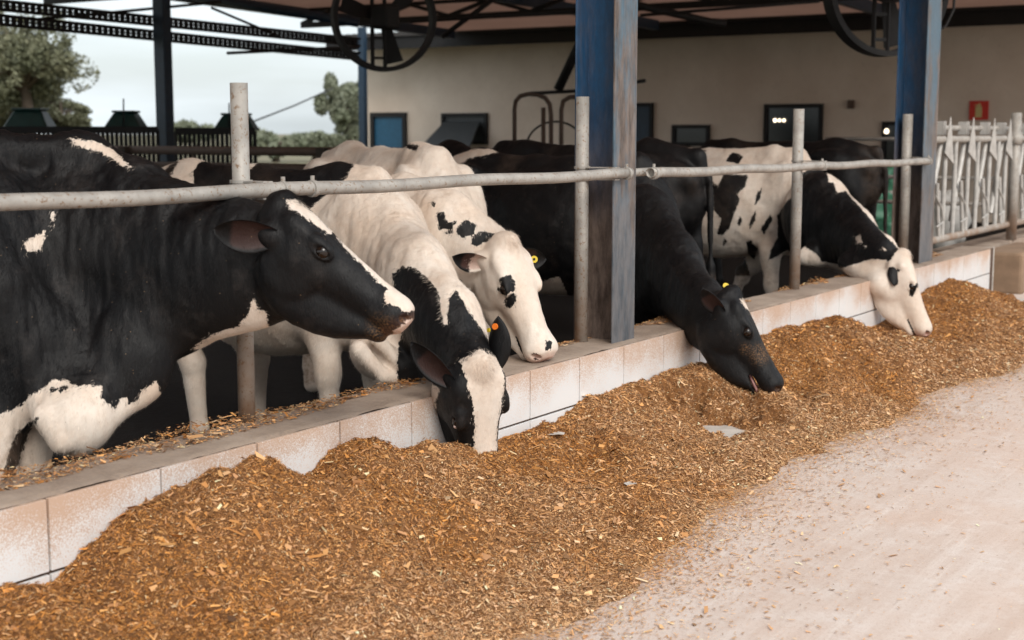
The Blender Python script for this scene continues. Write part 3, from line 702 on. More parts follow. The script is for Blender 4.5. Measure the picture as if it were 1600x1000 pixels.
# ---- far cream building
YB = 26.1
def wz(px, py): p = at(px, py, Y=YB); return float(p[0]), float(p[2])
bl = empty('farm_building', (-7, YB, 0), 'long cream rendered farm building with dark doors behind the barn', 'building')
xl = wz(573, 200)[0]; ztop = 3.55
MB().box(((xl+8)/2, YB+3.2, ztop/2-.05), (8-xl, 6.4, ztop+.1)).build('wall', M['wall'], bl)
B = MB()
B.box(((xl+8)/2, YB+2.7, ztop+.04), (8.6-xl, 7.6, .05))
for i in range(int((8.2-xl)/.18)): B.box((xl-.2+i*.18, YB-.98+1.0, ztop+.085), (.09, 2.2, .045))
B.build('roof', M['rooftin'], bl)
MB().box(((xl+8)/2, YB-1.02, ztop-.12), (8.6-xl, .06, .26)).build('fascia', M['dark'], bl)
def opening(px0, py0, px1, py1, name, mat, to_floor=False, fr=.07):
    x0, zt = wz(px0, py0); x1, zb = wz(px1, py1); zb = 0.0 if to_floor else zb
    f = MB(); cx, cz = (x0+x1)/2, (zt+zb)/2; W, Hh = x1-x0, zt-zb
    for q in ((x0+fr/2, cz, fr, Hh), (x1-fr/2, cz, fr, Hh), (cx, zt-fr/2, W-2*fr, fr), (cx, zb+fr/2, W-2*fr, fr)): f.box((q[0], YB-.03, q[1]), (q[2], .10, q[3]))
    n = f.build(name, M['dark'], bl); MB().box((cx, YB-.012, cz), (W-2*fr, .03, Hh-2*fr)).build('panel', M[mat], n); return n
dd = opening(581, 176, 637, 240, 'door', 'blue_door', True, .10)
opening(692, 177, 763, 226, 'hatch', 'hatch')
opening(984, 161, 1021, 240, 'door', 'blue_far', True)
opening(1052, 195, 1110, 228, 'window', 'glass')
opening(1196, 163, 1285, 240, 'door', 'glass', True)
opening(1380, 190, 1424, 250, 'door', 'glass', True)
B = MB(); x0, z0 = wz(700, 222); x1, z1 = wz(755, 190); B.add([(x0-.25, YB-.7, z0-.1), (x1+.1, YB-.7, z0-.1), (x1, YB-.15, z1), (x0, YB-.15, z1), (x0-.25, YB-.66, z0-.12), (x1+.1, YB-.66, z0-.12), (x1, YB-.11, z1), (x0, YB-.11, z1)], [(0, 1, 2, 3), (7, 6, 5, 4), (0, 4, 5, 1), (1, 5, 6, 2), (2, 6, 7, 3), (3, 7, 4, 0)])
tag(B.build('chute', M['hatch']), 'grey sloping chute panel leaning into the dark hatch of the cream wall', 'chute')
for px, py, r in ((1213, 188, .035), (1220, 188, .03), (1227, 188, .03), (1387, 205, .045)):
    x0, z0 = wz(px, py); B = MB().tube([(x0, YB-.07, z0-r), (x0, YB-.07, z0-r*.3), (x0, YB-.07, z0+r*.5), (x0, YB-.07, z0+r)], [r*.4, r, r*.8, r*.3], 12); B.build('lamp', M['lamp'], bl, True)
x0, z0 = wz(1331, 163); MB().box((x0, YB-.05, z0), (.12, .08, .16)).build('switch_box', M['brownpipe'], bl, bevel=.01)
# extinguisher sign
x0, z0 = wz(1530, 172.5); sg = empty('safety_sign', (x0, YB-.02, z0-.2), 'red square sign with a pale fire extinguisher symbol on the cream wall', 'sign')
MB().box((x0, YB-.02, z0), (.335, .02, .335)).build('plate', M['red'], sg)
B = MB(); B.box((x0, YB-.036, z0-.03), (.115, .012, .19)); B.box((x0, YB-.036, z0+.085), (.075, .012, .035)); B.box((x0+.01, YB-.036, z0+.115), (.035, .012, .022)); B.box((x0-.055, YB-.036, z0+.092), (.05, .012, .014)); B.build('symbol', M['cream'], sg, bevel=.005)
# ---- barn roof
rf = empty('barn_roof', (-7, 14, 3.7), 'barn roof of pale sheets on dark beams seen from below', 'roof')
zr = lambda y: 4.30-(y+4)*.0232
MB().bar((-6.6, -4, zr(-4)), (-6.6, 25.25, zr(25.25)), 15.2, .03).build('roof_sheet', M['roof'], rf)
B = MB()
for y in np.arange(-2, 25, 2.45): B.bar((-14, y, zr(y)-.05), (.9, y, zr(y)-.05), .06, .06)
B.build('purlins', M['dark'], rf)
for x in (-13.9, -9.2, -4.6, .55):
    B = MB(); B.bar((x, -3, zr(-3)-.12), (x, 24.6, zr(24.6)-.12), .12, .18); B.build('beam', M['blue_far'], rf)
B = MB()
for y in (14.3, 20):
    B.bar((-14, y, 3.42), (.6, y, 3.42), .09, .10)
    for i in range(9):
        xa = -14+i*1.62; B.bar((xa, y, 3.45), (xa+.81, y, zr(y)-.07), .06, .06); B.bar((xa+.81, y, zr(y)-.07), (xa+1.62, y, 3.45), .06, .06)
B.build('truss', M['dark'], rf)
# lattice girders on the open side
for a, b, lab in (((0, 8), (562, 66), 'upper dark lattice girder crossing the sky at the left'), ((0, 31), (562, 88), 'lower dark lattice girder crossing the sky at the left')):
    A = at(*a, X=-12.0); Bp = at(*b, X=-12.0); dv = unit(Bp-A); A = A-dv*3; n = int(np.linalg.norm(Bp-A)/.10)
    B = MB(); B.bar(A+[0, 0, .055], Bp+[0, 0, .055], .05, .04); B.bar(A-[0, 0, .055], Bp-[0, 0, .055], .05, .04); B.bar(A, Bp, .012, .022)
    for i in range(n):
        q = A+(Bp-A)*i/n; q2 = A+(Bp-A)*(i+1)/n; q2 = q+dv*.045; B.bar(q-[0, 0, .04], q+[0, 0, .04], .04, .05, (0, 1, 0))
    tag(B.build('lattice_girder', M['dark']), lab, 'girder', 'lattice girders')
def pipe(name, pts, r, mat, label, cat, group=None, n=10):
    return tag(MB().tube(pts, r, n).build(name, M[mat], None, True), label, cat, group)
pipe('tie_rod', [at(60, 30, depth=19), at(190, 18, depth=20), at(345, 3, depth=21)], .022, 'dark', 'thin dark rod slanting up across both lattice girders', 'rod')
pipe('tie_rod', [at(355, 83, depth=19), at(500, 76, depth=20), at(560, 74, depth=21)], .022, 'dark', 'thin dark rod just below the lower lattice girder', 'rod')
pipe('blue_rafter', [at(300, -6, depth=22), at(560, 36, depth=22)], .07, 'blue_far', 'dark blue rafter slanting down towards the big fan on the left', 'rafter')
pipe('conduit', [at(330, 12, depth=19), at(420, 50, depth=19), at(436, 58, depth=19)], .018, 'dark', 'short bent conduit hanging from the lattice girders at the left', 'conduit')
pipe('tie_rod', [at(640, 34, depth=17), at(905, 18, depth=17)], .02, 'dark', 'thin dark rod under the roof between the left fan and the nearest column', 'rod')
pipe('roof_brace', [at(690, 58, depth=19), at(780, -8, depth=19)], .035, 'dark', 'dark diagonal brace under the roof right of the left fan', 'brace')
pipe('roof_brace', [at(996, 8, depth=18), at(1110, 34, depth=19), at(1135, 36, depth=19)], .05, 'dark', 'thick dark brace under the roof right of the nearest column', 'brace')
pipe('tie_rod', [at(1000, 24, depth=17.5), at(1280, 2, depth=17.5)], .02, 'dark', 'thin dark rod under the roof between the two blue columns', 'rod')
pipe('overhead_wire', [at(398, 189, depth=34), at(460, 165, depth=36), at(520, 138, depth=38)], .02, 'dark', 'thin wire sagging across the sky towards the round tree', 'wire')
# ---- ventilation fans
def fan(px, py, depth, R, label, yaw):
    c = at(px, py, depth=depth); nrm = unit(RT*math.sin(yaw)-_Fh*math.cos(yaw)); root = empty('ventilation_fan', c-[0, 0, R], label, 'fan', 'large ventilation fans under the roof')
    MB().ring(c, nrm, R-.03, .16, .05, 64).build('shroud', M['dark'], root)
    side = unit(np.cross(nrm, (0, 0, 1))); B = MB()
    B.tube([c-nrm*.06, c+nrm*.10], .10, 20); B.build('hub', M['dark'], root)
    for k in range(6):
        a = k*math.pi/3+.3; dv = side*math.cos(a)+np.array([0, 0, 1])*math.sin(a); tn = np.cross(nrm, dv)
        B = MB(); w0, w1 = .05, .10
        B.add([c+dv*.08-tn*w0-nrm*.02, c+dv*.08+tn*w0+nrm*.02, c+dv*(R-.09)+tn*w1+nrm*.03, c+dv*(R-.09)-tn*w1-nrm*.03, c+dv*.08-tn*w0-nrm*.026, c+dv*.08+tn*w0+nrm*.014, c+dv*(R-.09)+tn*w1+nrm*.024, c+dv*(R-.09)-tn*w1-nrm*.036], [(0, 1, 2, 3), (7, 6, 5, 4), (0, 4, 5, 1), (1, 5, 6, 2), (2, 6, 7, 3), (3, 7, 4, 0)])
        if k % 2 == 0: B.build('blade', M['dark'], root)
    for sgn in (-1, 1):
        o_ = side*.07*sgn+side*.08; B = MB(); B.bar(c+o_-[0, 0, R-.03]+nrm*.06, c+o_+[0, 0, R+.55]+nrm*.06, .03, .035); B.build('bracket', M['dark'], root)
    for k in range(6): z_ = -R+.15+k*.22; B = MB(); B.bar(c+side*.01+[0, 0, z_]+nrm*.06, c+side*.15+[0, 0, z_]+nrm*.06, .02, .03); B.build('rung', M['dark'], root)
    B = MB(); B.box(c+nrm*.16+side*.03+[0, 0, .0], (.24, .24, .26)); B.build('motor', M['dark'], root, bevel=.03)
    B = MB(); B.tube([c+[0, 0, R], (c[0], c[1], 3.95)], .03, 10); B.build('hanger', M['dark'], root)
    return root
fan(600, 28, 15.7, .59, 'round black fan hanging against the sky at the left', .35)
fan(1385, -18, 12.6, .60, 'round black fan hanging beside the second blue column', .3)
# ---- pens at the left
def hopper(px0, px1, py0, py1, label):
    dp = 19.0; a = at(px0, py1, depth=dp); b = at(px1, py1, depth=dp); t0 = at(px0+14, py0, depth=dp); t1 = at(px1-14, py0, depth=dp); bk = _Fh*.45; root = empty('feed_hopper', (a+b)/2, label, 'hopper', 'green feed hoppers on the pens')
    v = [a, b, b+bk, a+bk, t0+bk*.2, t1+bk*.2, t1+bk*.8, t0+bk*.8]
    MB().add(v, [(3, 2, 1, 0), (4, 5, 6, 7), (0, 1, 5, 4), (1, 2, 6, 5), (2, 3, 7, 6), (3, 0, 4, 7)]).build('body', M['greenplastic'], root, bevel=.02)
    c0 = (t0+t1)/2+bk*.5+[0, 0, .015]; MB().box(c0, (np.linalg.norm(t1-t0)*1.08, .36, .03), (RT, _Fh, (0, 0, 1))).build('lid', M['greenplastic'], root, bevel=.008)
hopper(3, 74, 172, 200, 'green hopper nearest the left edge, against the trees'); hopper(160, 220, 176, 201, 'green hopper left of the dark blue column'); hopper(331, 398, 180, 204, 'green hopper behind the tallest galvanised post')
for px in (193, 358): pipe('thin_rod', [at(px, 200, depth=19), at(px, 154 if px == 193 else 161, depth=19)], .010, 'dark', 'thin rod standing up from the hopper '+('left of' if px == 193 else 'right of')+' the dark blue column', 'rod')
def pen(px0, px1, py, label, pyb=262):
    dp = 18.6; a = at(px0, py, depth=dp); b = at(px1, py, depth=dp); zb = at(px0, pyb, depth=dp)[2]; root = empty('pen_panel', ((a+b)/2)*[1, 1, 0], label, 'pen panel', 'dark slatted pens')
    MB().bar(a, b, .05, .09).build('top_rail', M['dark'], root); B = MB(); n = int((px1-px0)/7)
    for i in range(n+1):
        q = a+(b-a)*i/n; B.bar((q[0], q[1], zb), (q[0], q[1], q[2]), .045, .025, (0, 1, 0))
    B.build('slats', M['dark'], root)
    B = MB(); q0 = a.copy(); q1 = b.copy(); q0[2] = q1[2] = zb; B.bar(q0, q1, .05, .05); B.build('bottom_rail', M['darkwood'], root)
pen(-60, 246, 203, 'slatted pen panel below the two leftmost green hoppers'); pen(274, 398, 205, 'slatted pen panel right of the dark blue column')
for i, (z, Y) in enumerate(((1.30, 11.6), (1.12, 11.7))):
    pipe('yard_rail', [(-11.5, Y, z), (-2.2, Y, z)], .05, 'brownpipe', ('upper' if i == 0 else 'lower')+' brown yard rail running behind the cows', 'rail', 'brown yard rails')
for px in (195, 505, 560, 630, 700, 770):
    p = at(px, 232, Y=11.55); o = MB().box((p[0], p[1], .60), (.12, .12, 1.48)).build('yard_post', M['darkwood'], bevel=.01); tag(o, 'dark wooden post of the brown yard rails behind the cows', 'post', 'yard rail posts')
# hoop frame
hf = empty('hoop_gate', at(850, 240, Y=15)*[1, 1, 0], 'dark bent pipe frame with rounded tops in front of the cream wall', 'gate frame')
def hp(*pp): return [at(x, y, Y=15) for x, y in pp]
MB().tube(hp((804, 290), (804, 170), (806, 158), (813, 150), (825, 147), (840, 148), (852, 153), (859, 163), (861, 180), (861, 290)), .028, 10).build('hoop', M['brownpipe'], hf, True)
MB().tube(hp((877, 290), (877, 172), (880, 158), (890, 152), (935, 150)), .028, 10).build('hoop', M['brownpipe'], hf, True)
MB().tube(hp((849, 290), (849, 168)), .028, 10).build('upright', M['brownpipe'], hf, True)
MB().tube([at(868+46*math.cos(t), 232-42*math.sin(t), Y=15.1) for t in np.linspace(0, math.pi, 20)], .013, 8).build('arc', M['dark'], hf, True)
MB().tube(hp((828, 146), (905, 142), (1008, 126)), .022, 8).build('crossbar', M['dark'], hf, True)
MB().tube(hp((872, 140), (912, 55), (926, -30)), .06, 8).build('strut', M['dark'], hf, True)
# rails at the right, sacks
for z, Y in ((1.43, 15.3), (1.02, 15.3), (.75, 15.3)):
    a = at(1290, 220, Y=Y); b = at(1560, 220, Y=Y); pipe('gate_bar', [(a[0], Y, z), (b[0], Y, z)], .022, 'galv', {1.43: 'top', 1.02: 'middle', .75: 'lowest'}[z]+' thin bar crossing behind the second blue column', 'bar', 'thin bars behind the column')
def sack(px, py, Y, rx, rz, mat, label, seed):
    c = at(px, py, Y=Y); bm = bmesh.new(); bmesh.ops.create_icosphere(bm, subdivisions=4, radius=1); V = np.array([v.co[:] for v in bm.verts]); n = fbm(V*2.2+seed, 4, seed); n2 = fbm(V*np.array([7, 7, 3])+seed, 2, seed)
    r = 1+.22*n+.05*n2
    for v, k in zip(bm.verts, r): q = v.co*float(k); v.co = (q.x*rx, q.y*rx*.8, np.sign(q.z)*abs(q.z)**.8*rz)
    me = bpy.data.meshes.new('sack'); bm.to_mesh(me); bm.free(); me.materials.append(M[mat]); me.polygons.foreach_set('use_smooth', [True]*len(me.polygons))
    o = bpy.data.objects.new('sack', me); o.location = c; col.objects.link(o); tag(o, label, 'sack', 'full plastic sacks')
sack(1386, 285, 17, .22, .22, 'sack', 'green sack on top of the pile behind the rightmost cow', 1); sack(1372, 326, 16.8, .28, .24, 'sack', 'green sack in the middle of the pile above the grazing neck', 2)
sack(1396, 366, 16.7, .28, .26, 'sack', 'lowest green sack beside the second blue column', 3); sack(1397, 318, 16.9, .17, .14, 'sackw', 'small white sack among the green sacks', 4); sack(1468, 345, 17.5, .30, .4, 'sackw', 'white sack seen through the headlock bars', 5)
# ---- headlocks
hl_ = empty('headlock_gate', (-.3, 14, .5), 'row of galvanised headlock bars on the kerb at the right', 'headlock gate')
zt = 1.44; X0 = -.30
MB().tube([(X0, 11.9, zt), (X0, 19.5, zt)], .030, 12).build('top_rail', M['galv'], hl_, True); MB().tube([(X0-.10, 11.9, zt+.10), (X0-.10, 19.5, zt+.10)], .026, 12).build('upper_rail', M['galv'], hl_, True)
MB().tube([(X0, 11.9, .56), (X0, 19.5, .56)], .035, 12).build('bottom_rail', M['galv'], hl_, True)
for px in (1475, 1511, 1544, 1569, 1602):
    y = y_of(px, X0)
    B = MB(); B.tube([(X0, y, zt+.02), (X0, y-.02, .56)], .021, 10); B.tube([(X0, y+.32, zt), (X0, y+.30, .56)], .021, 10)
    B.tube([(X0-.03, y-.06, zt-.05), (X0-.03, y-.40, .70)], .025, 10); B.tube([(X0+.02, y-.30, 1.06), (X0+.02, y-.18, .58)], .018, 10)
    B.add([(X0+.03, y-.14, zt-.12), (X0+.03, y+.14, zt-.22), (X0+.03, y, zt+.20), (X0+.038, y-.14, zt-.12), (X0+.038, y+.14, zt-.22), (X0+.038, y, zt+.20)], [(0, 1, 2), (5, 4, 3), (0, 3, 4, 1), (1, 4, 5, 2), (2, 5, 3, 0)])
    B.tube([(X0+.03, y-.34, .95), (X0+.05, y-.22, .84), (X0+.05, y-.16, .72), (X0+.03, y-.30, .68)], .008, 6)
    B.box((X0-.06, y+.02, zt+.10), (.08, .09, .12)); B.build('locking_bars', M['galvw'], hl_, False)
B = MB(); y = y_of(1583, -.26); B.tube([(-.26, y, .40), (-.26, y, 1.70)], .052, 20, hollow=True); B.tube([(-.26, y, 1.38), (-.26, y, 1.50)], .066, 20)
tag(B.build('gate_post', M['galv'], None, True), 'thick galvanised post in the row of headlock bars', 'post')
# cable loop, bulbs
pipe('cable_loop', [at(1492, -20, depth=12.6), at(1490, 15, depth=12.6), at(1478, 40, depth=12.6), at(1460, 52, depth=12.6)], .012, 'dark', 'black cable hanging down to the right of the second blue column', 'cable')
# ================================================================ VEGETATION
def tree(px, pyc, depth, rx, rz, n, label, mat, leaf=.22, lobes=9, seed=1, cat='tree'):
    rg = np.random.default_rng(seed); lobes = lobes*2+4; c = at(px, pyc, depth=depth); base = (c[0], c[1], -.16); root = empty('tree', base, label, cat, 'trees beyond the farm')
    pts = [np.array(base), np.array(base)+[.2, 0, (c[2]+.16)*.55], c-[0, 0, rz*.2], c+[0, 0, rz*.5]]
    B = MB().tube(pts, [rx*.10, rx*.075, rx*.05, rx*.02], 10); L = rg.normal(0, 1, (lobes, 3)); L /= np.linalg.norm(L, axis=1)[:, None]; L = c+L*np.array([rx, rx, rz])*(.25+.6*rg.random((lobes, 1)))
    for q in L: B.tube([pts[2]-[0, 0, rz*.3], (pts[2]+q)/2+[0, 0, .1], q], [rx*.035, rx*.025, rx*.01], 6)
    B.build('trunk', M['bark'], root, True)
    li = rg.integers(0, lobes, n); d = rg.normal(0, 1, (n, 3)); d /= np.linalg.norm(d, axis=1)[:, None]; rr = rg.random((n, 1))**.4
    lr = (.20+.18*rg.random(lobes))[li][:, None]; P = L[li]+d*rr*lr*np.array([rx, rx, rz]); keep = vnoise(P*2.4) > -.2; P = P[keep]; m = len(P)
    a = rg.normal(0, 1, (m, 3)); a /= np.linalg.norm(a, axis=1)[:, None]; b = np.cross(a, rg.normal(0, 1, (m, 3))); b /= np.linalg.norm(b, axis=1)[:, None]; s_ = leaf*(.5+rg.random((m, 1)))
    V = np.concatenate([P-a*s_, P+b*s_*.45, P+a*s_, P-b*s_*.45]); k = np.arange(m); np_mesh('crown', V, np.stack([k, k+m, k+2*m, k+3*m], 1), M[mat], root)
tree(35, 95, 40, 2.3, 1.7, 30000, 'tall loose tree whose upper branches hang at the left edge', 'leaf_olive_hazed', .065, 11, 3)
tree(20, 160, 42, 2.0, 1.0, 26000, 'rounded bushy tree behind the leftmost green hopper', 'leaf_olive_hazed', .065, 9, 4)
tree(95, 175, 44, 1.3, .7, 16000, 'lower feathery tree between the two left green hoppers', 'leaf_olive_hazed', .06, 8, 5)
tree(542, 172, 46, 1.0, 1.45, 42000, 'dense round tree beside the corner of the cream building', 'leaf_far_hazed', .06, 12, 6)
tree(430, 222, 80, 2.2, .8, 7000, 'low distant tree behind the tallest galvanised post', 'leaf_far_hazed', .22, 9, 7)
tree(490, 220, 82, 1.9, .6, 6000, 'low distant tree left of the dense round tree', 'leaf_far_hazed', .22, 9, 8)
tree(300, 205, 85, 1.8, .6, 6000, 'low distant tree right of the dark blue column', 'leaf_far_hazed', .22, 8, 9)
tree(1225, 0, 50, 1.6, .9, 6000, 'tree top glimpsed between roof and building', 'leaf_far_hazed', .15, 8, 10)
# ================================================================ FEED
CY = np.array([-2, 1.5, 2.49, 2.66, 2.80, 2.95, 3.07, 3.39, 3.60, 3.75, 3.95, 4.1, 4.25, 4.45, 4.6, 5.0, 5.33, 5.55, 5.73, 6.0, 6.38, 6.83, 7.1, 7.6, 8.06, 8.6, 9.17, 9.7, 10.25, 10.8, 11.37, 12.0, 13.0])
CZ = np.array([.2, .2, .215, .19, .255, .325, .335, .33, .285, .29, .355, .34, .285, .24, .20, .20, .185, .21, .24, .25, .262, .257, .20, .24, .295, .29, .285, .235, .18, .20, .26, .17, .0])
FY = np.array([-3, 2.0, 3.0, 3.41, 3.73, 4.19, 4.75, 5.3, 5.92, 6.6, 7.38, 8.2, 9.24, 10.5, 12, 13.2])
FX = np.array([.95, 1.05, 1.1, 1.13, 1.18, 1.16, 1.03, .95, .93, .98, 1.05, .95, 1.22, 1.2, 1.0, .3])
WP = at(1117, 667, Z=.02); WQ = at(868, 677, Z=.03)
MOUNDS = [(at(705, 722, Z=.2), .20, .035), (at(775, 722, Z=.2), .17, .045), (at(1290, 610, Z=.1), .22, .07), (at(330, 850, Z=.2), .3, .06), (at(600, 860, Z=.15), .25, .05)]
DIPS = [((.54, 6.12), .20, .62), ((.46, 6.45), .30, .72), ((.42, 7.25), .32, .55), ((.42, 10.0), .55, .80), ((.36, 9.5), .42, .60), ((.62, 2.95), .16, .35), ((.5, 4.1), .18, .35), (at(940, 740, Z=.08), .22, .4), (at(1110, 700, Z=.03), .25, .5), (at(870, 690, Z=.1), .14, .25)]
def hz(P):
    x, y = P[:, 0], P[:, 1]; zc = np.interp(y, CY, CZ); xf = np.interp(y, FY, FX); Q = np.stack([x, y, 0*x], 1)
    xf = xf+.07*fbm(Q*3, 3, 21); s = np.clip(x/xf, 0, 1.2); prof = np.where(s < 1, (1-s**1.35)**1.15*(1+.25*np.sin(np.pi*np.clip(s, 0, 1))), 0)
    z = zc*prof*(1+.25*fbm(Q*2.2+5, 3, 4)*np.clip(x*5, 0, 1))+.042*fbm(Q*6, 4, 5)*np.clip(prof*4, 0, 1)*np.clip(x*8+.25, 0, 1)+.008*fbm(Q*35, 2, 6)*np.clip(prof*5, 0, 1)
    for c, r, a in MOUNDS: z = z+a*np.exp(-((x-c[0])**2+(y-c[1])**2)/(2*r*r*.36))*np.clip(x*6, .0, 1)
    for c, r, a in DIPS: z = z*(1-a*np.exp(-((x-c[0])**2+(y-c[1])**2)/(2*r*r*.5)))
    for c, rx, ry in ((WP+_Fh*-.03, .22, .20),):
        k = np.clip(1.55-1.05*np.sqrt((((x-c[0])*RT[0]+(y-c[1])*RT[1])/rx)**2+(((x-c[0])*_Fh[0]+(y-c[1])*_Fh[1])/ry)**2)+.5*fbm(Q*14, 2, 31), 0, 1); z = z*(1-k)-.006*k
    z = np.maximum(z, 0)+np.where(z < .004, -.006, 0)
    return z
xs = np.concatenate([np.linspace(.009, 1.45, 190)]); ys = np.concatenate([np.arange(1.2, 7, .008), np.arange(7, 13.3, .014)])
gx, gy = np.meshgrid(xs, ys, indexing='ij'); P = np.stack([gx.ravel(), gy.ravel(), 0*gx.ravel()], 1); P[:, 2] = hz(P)
k = np.arange(len(P)).reshape(gx.shape); Fq = np.stack([k[:-1, :-1], k[1:, :-1], k[1:, 1:], k[:-1, 1:]], -1).reshape(-1, 4)
Fq = Fq[(P[Fq][:, :, 2] > -.004).any(1)]
# flat white glazed manger strip below the feed
o = MB().add([(.012, -3, .004), (.75, -3, .004), (.75, 13.3, .004), (.012, 13.3, .004)], [(0, 1, 2, 3)]).build('manger_strip', M['white']); tag(o, kind='structure')
PAL = np.array([(.10, .045, .014), (.20, .092, .026), (.40, .185, .052), (.53, .245, .064), (.57, .32, .13), (.60, .37, .21), (.72, .55, .40), (.42, .225, .115)])
def chips(P, N, ln, wd, wts, tilt, lift=.0):
    n = len(P); th = RNG.random(n)*2*math.pi; t = np.stack([np.cos(th), np.sin(th), RNG.normal(0, tilt, n)], 1)
    t -= (t*N).sum(1)[:, None]*N*(1-np.minimum(1, np.abs(RNG.normal(0, .5, n))))[:, None]; t /= np.linalg.norm(t, axis=1)[:, None]
    b = np.cross(t, N+RNG.normal(0, tilt, (n, 3))); b /= np.linalg.norm(b, axis=1)[:, None]; nn = np.cross(b, t)
    P = P+N*(lift+.3*ln[:, None]*np.abs(t[:, 2:3]))
    l = ln[:, None]/2; w_ = wd[:, None]/2; j = lambda: 1+RNG.normal(0, .3, (n, 1)); curl = nn*ln[:, None]*RNG.normal(0, .12, (n, 1))
    A = P-t*l-b*w_*j(); B_ = P-t*l*j()+b*w_*j(); C = P+t*l*j()+b*w_*.6*j()+curl; D = P+t*l-b*w_*j()*.8+curl
    V = np.concatenate([A, B_, C, D]); k = np.arange(n); F = np.stack([k, k+n, k+2*n, k+3*n], 1)
    ci = RNG.choice(len(PAL), n, p=np.array(wts)/sum(wts)); c = PAL[ci]*np.array([[1.08, 1.0, .88]])*(.68+.6*RNG.random((n, 1)))
    dry = np.clip(.5+1.1*(P[:, 0]-.55)+.8*fbm(P*np.array([1.6, 1.6, 0]), 3, 61), 0, 1)[:, None]; g = c.mean(1, keepdims=True)
    c = c*(1-dry)*np.array([[1.0, .95, .82]])+dry*(c*.72+g*np.array([[.58, .42, .28]])+np.array([[.06, .04, .022]])); c = np.concatenate([np.clip(c, 0, .8), np.ones((n, 1))], 1)
    return V, F, np.concatenate([c]*4)
def hnorm(P):
    e = .012; a = hz(P+[e, 0, 0])-hz(P-[e, 0, 0]); b = hz(P+[0, e, 0])-hz(P-[0, e, 0]); n = np.stack([-a, -b, np.full(len(P), 2*e)], 1); return n/np.linalg.norm(n, axis=1)[:, None]
def sample(n, y0, y1, x1=1.45):
    P = np.stack([RNG.random(n)*x1+.006, y0+RNG.random(n)*(y1-y0), np.zeros(n)], 1); P[:, 2] = hz(P); return P[P[:, 2] > 0]
parts = []
W1 = [2.5, 4.5, 6.5, 5, 4, 2.2, .8, 3]
for n, y0, y1, l0, w0 in ((300000, 1.8, 5.0, .0075, .0019), (190000, 5.0, 8.0, .0088, .0023), (80000, 8.0, 13, .012, .004)):
    P = sample(n, y0, y1); N = hnorm(P); m = len(P); ln = l0*np.exp(RNG.normal(0, .45, m)); wd = w0*np.exp(RNG.normal(0, .5, m)); parts.append(chips(P, N, ln, wd, W1, .45, .002))
for n, y0, y1, l0, w0 in ((10000, 1.8, 6, .015, .0048), (1300, 1.8, 6, .026, .010), (7000, 6, 13, .019, .007)):
    P = sample(n, y0, y1); N = hnorm(P); m = len(P); ln = l0*np.exp(RNG.normal(0, .4, m)); wd = w0*np.exp(RNG.normal(0, .45, m)); parts.append(chips(P, N, ln, wd, [.6, 2.5, 4, 3, 4, 4, 1.2, 5], .40, .006))
nb = len(k.ravel()); base_c = np.tile(np.array([[.2, .08, .02, 1]]), (gx.size, 1))
o = np_mesh('feed_heap', np.stack([gx.ravel(), gy.ravel(), hz(np.stack([gx.ravel(), gy.ravel(), 0*gx.ravel()], 1))], 1), Fq, M['feed'], None, True)
off = 0; VV, FF, CC = [], [], []
for V, F, C in parts: VV.append(V); FF.append(F+off); CC.append(C); off += len(V)
tag(o, 'long heap of brown chopped silage against the tiled wall', 'feed', kind='stuff')
ch = np_mesh('loose_chips', np.concatenate(VV), np.concatenate(FF), M['chip'], o, False, None, dict(ccol=np.concatenate(CC))); ch['kind'] = 'stuff'
# crumbs on the alley
n = 150000; y = RNG.random(n)**1.3*11+1.8; xf = np.interp(y, FY, FX); x = xf+np.where(RNG.random(n) < .6, RNG.exponential(.075, n), RNG.exponential(.26, n))-.07-.08*RNG.random(n)+.05*fbm(np.stack([y*2, y*0, y*0], 1), 3, 8)
n2 = 4500; y = np.concatenate([y, 2.4+RNG.random(n2)*11]); x = np.concatenate([x, .9+RNG.random(n2)*4.6]); m = len(x)
P = np.stack([x, y, np.full(m, .0045)], 1); kp = np.concatenate([np.ones(n, bool), fbm(P[n:]*1.3, 3, 77) > .05]); P = P[kp]; m = len(P)
ln = .0065*np.exp(RNG.normal(0, .55, m)); wd = ln*(.18+.3*RNG.random(m))
V, F, C = chips(P, np.tile([[0, 0, 1.]], (m, 1)), ln, wd, [.5, 2, 5, 5, 5, 4, 1.5, 5], .10, .001)
o = np_mesh('scattered_crumbs', V, F, M['chip'], None, False, None, dict(ccol=C)); tag(o, 'loose feed crumbs scattered over the alley floor beside the heap', 'feed crumbs', kind='stuff')
# crumbs on the coping
n = 48000; y = 1.8+RNG.random(n)*10.5; x = -.285+RNG.random(n)*.26; P = np.stack([x, y, np.full(n, .453)], 1)
hq = fbm(np.stack([x*5, y*2.2, 0*x], 1), 3, 51)-.12-.75*np.clip((x+.19)*9, -.6, 2)
for yy, a in ((3.60, 1.6), (3.25, .9), (2.75, .6), (6.05, .8), (6.45, .9), (9.1, 1.2), (9.6, .9), (4.6, .2), (3.95, .5)): hq = hq+.75*a*np.exp(-((y-yy)/.20)**2)*np.clip(.8-(x+.2)*7, 0, 1.1)
kp = (hq > .25); P = P[kp]; hh = np.clip(hq[kp]-.25, 0, 1.4); P[:, 2] += RNG.random(len(P))*hh*.030; m = len(P)
ln = .0085*np.exp(RNG.normal(0, .55, m)); wd = ln*(.2+.25*RNG.random(m))
V, F, C = chips(P, np.tile([[0, 0, 1.]], (m, 1)), ln, wd, [1, 2, 2, 1, 2, 5, 4, 5], .30, .002)
o = np_mesh('coping_crumbs', V, F, M['chip'], None, False, None, dict(ccol=C)); tag(o, 'spilled feed crumbs lying on top of the tiled wall', 'feed crumbs', kind='stuff')
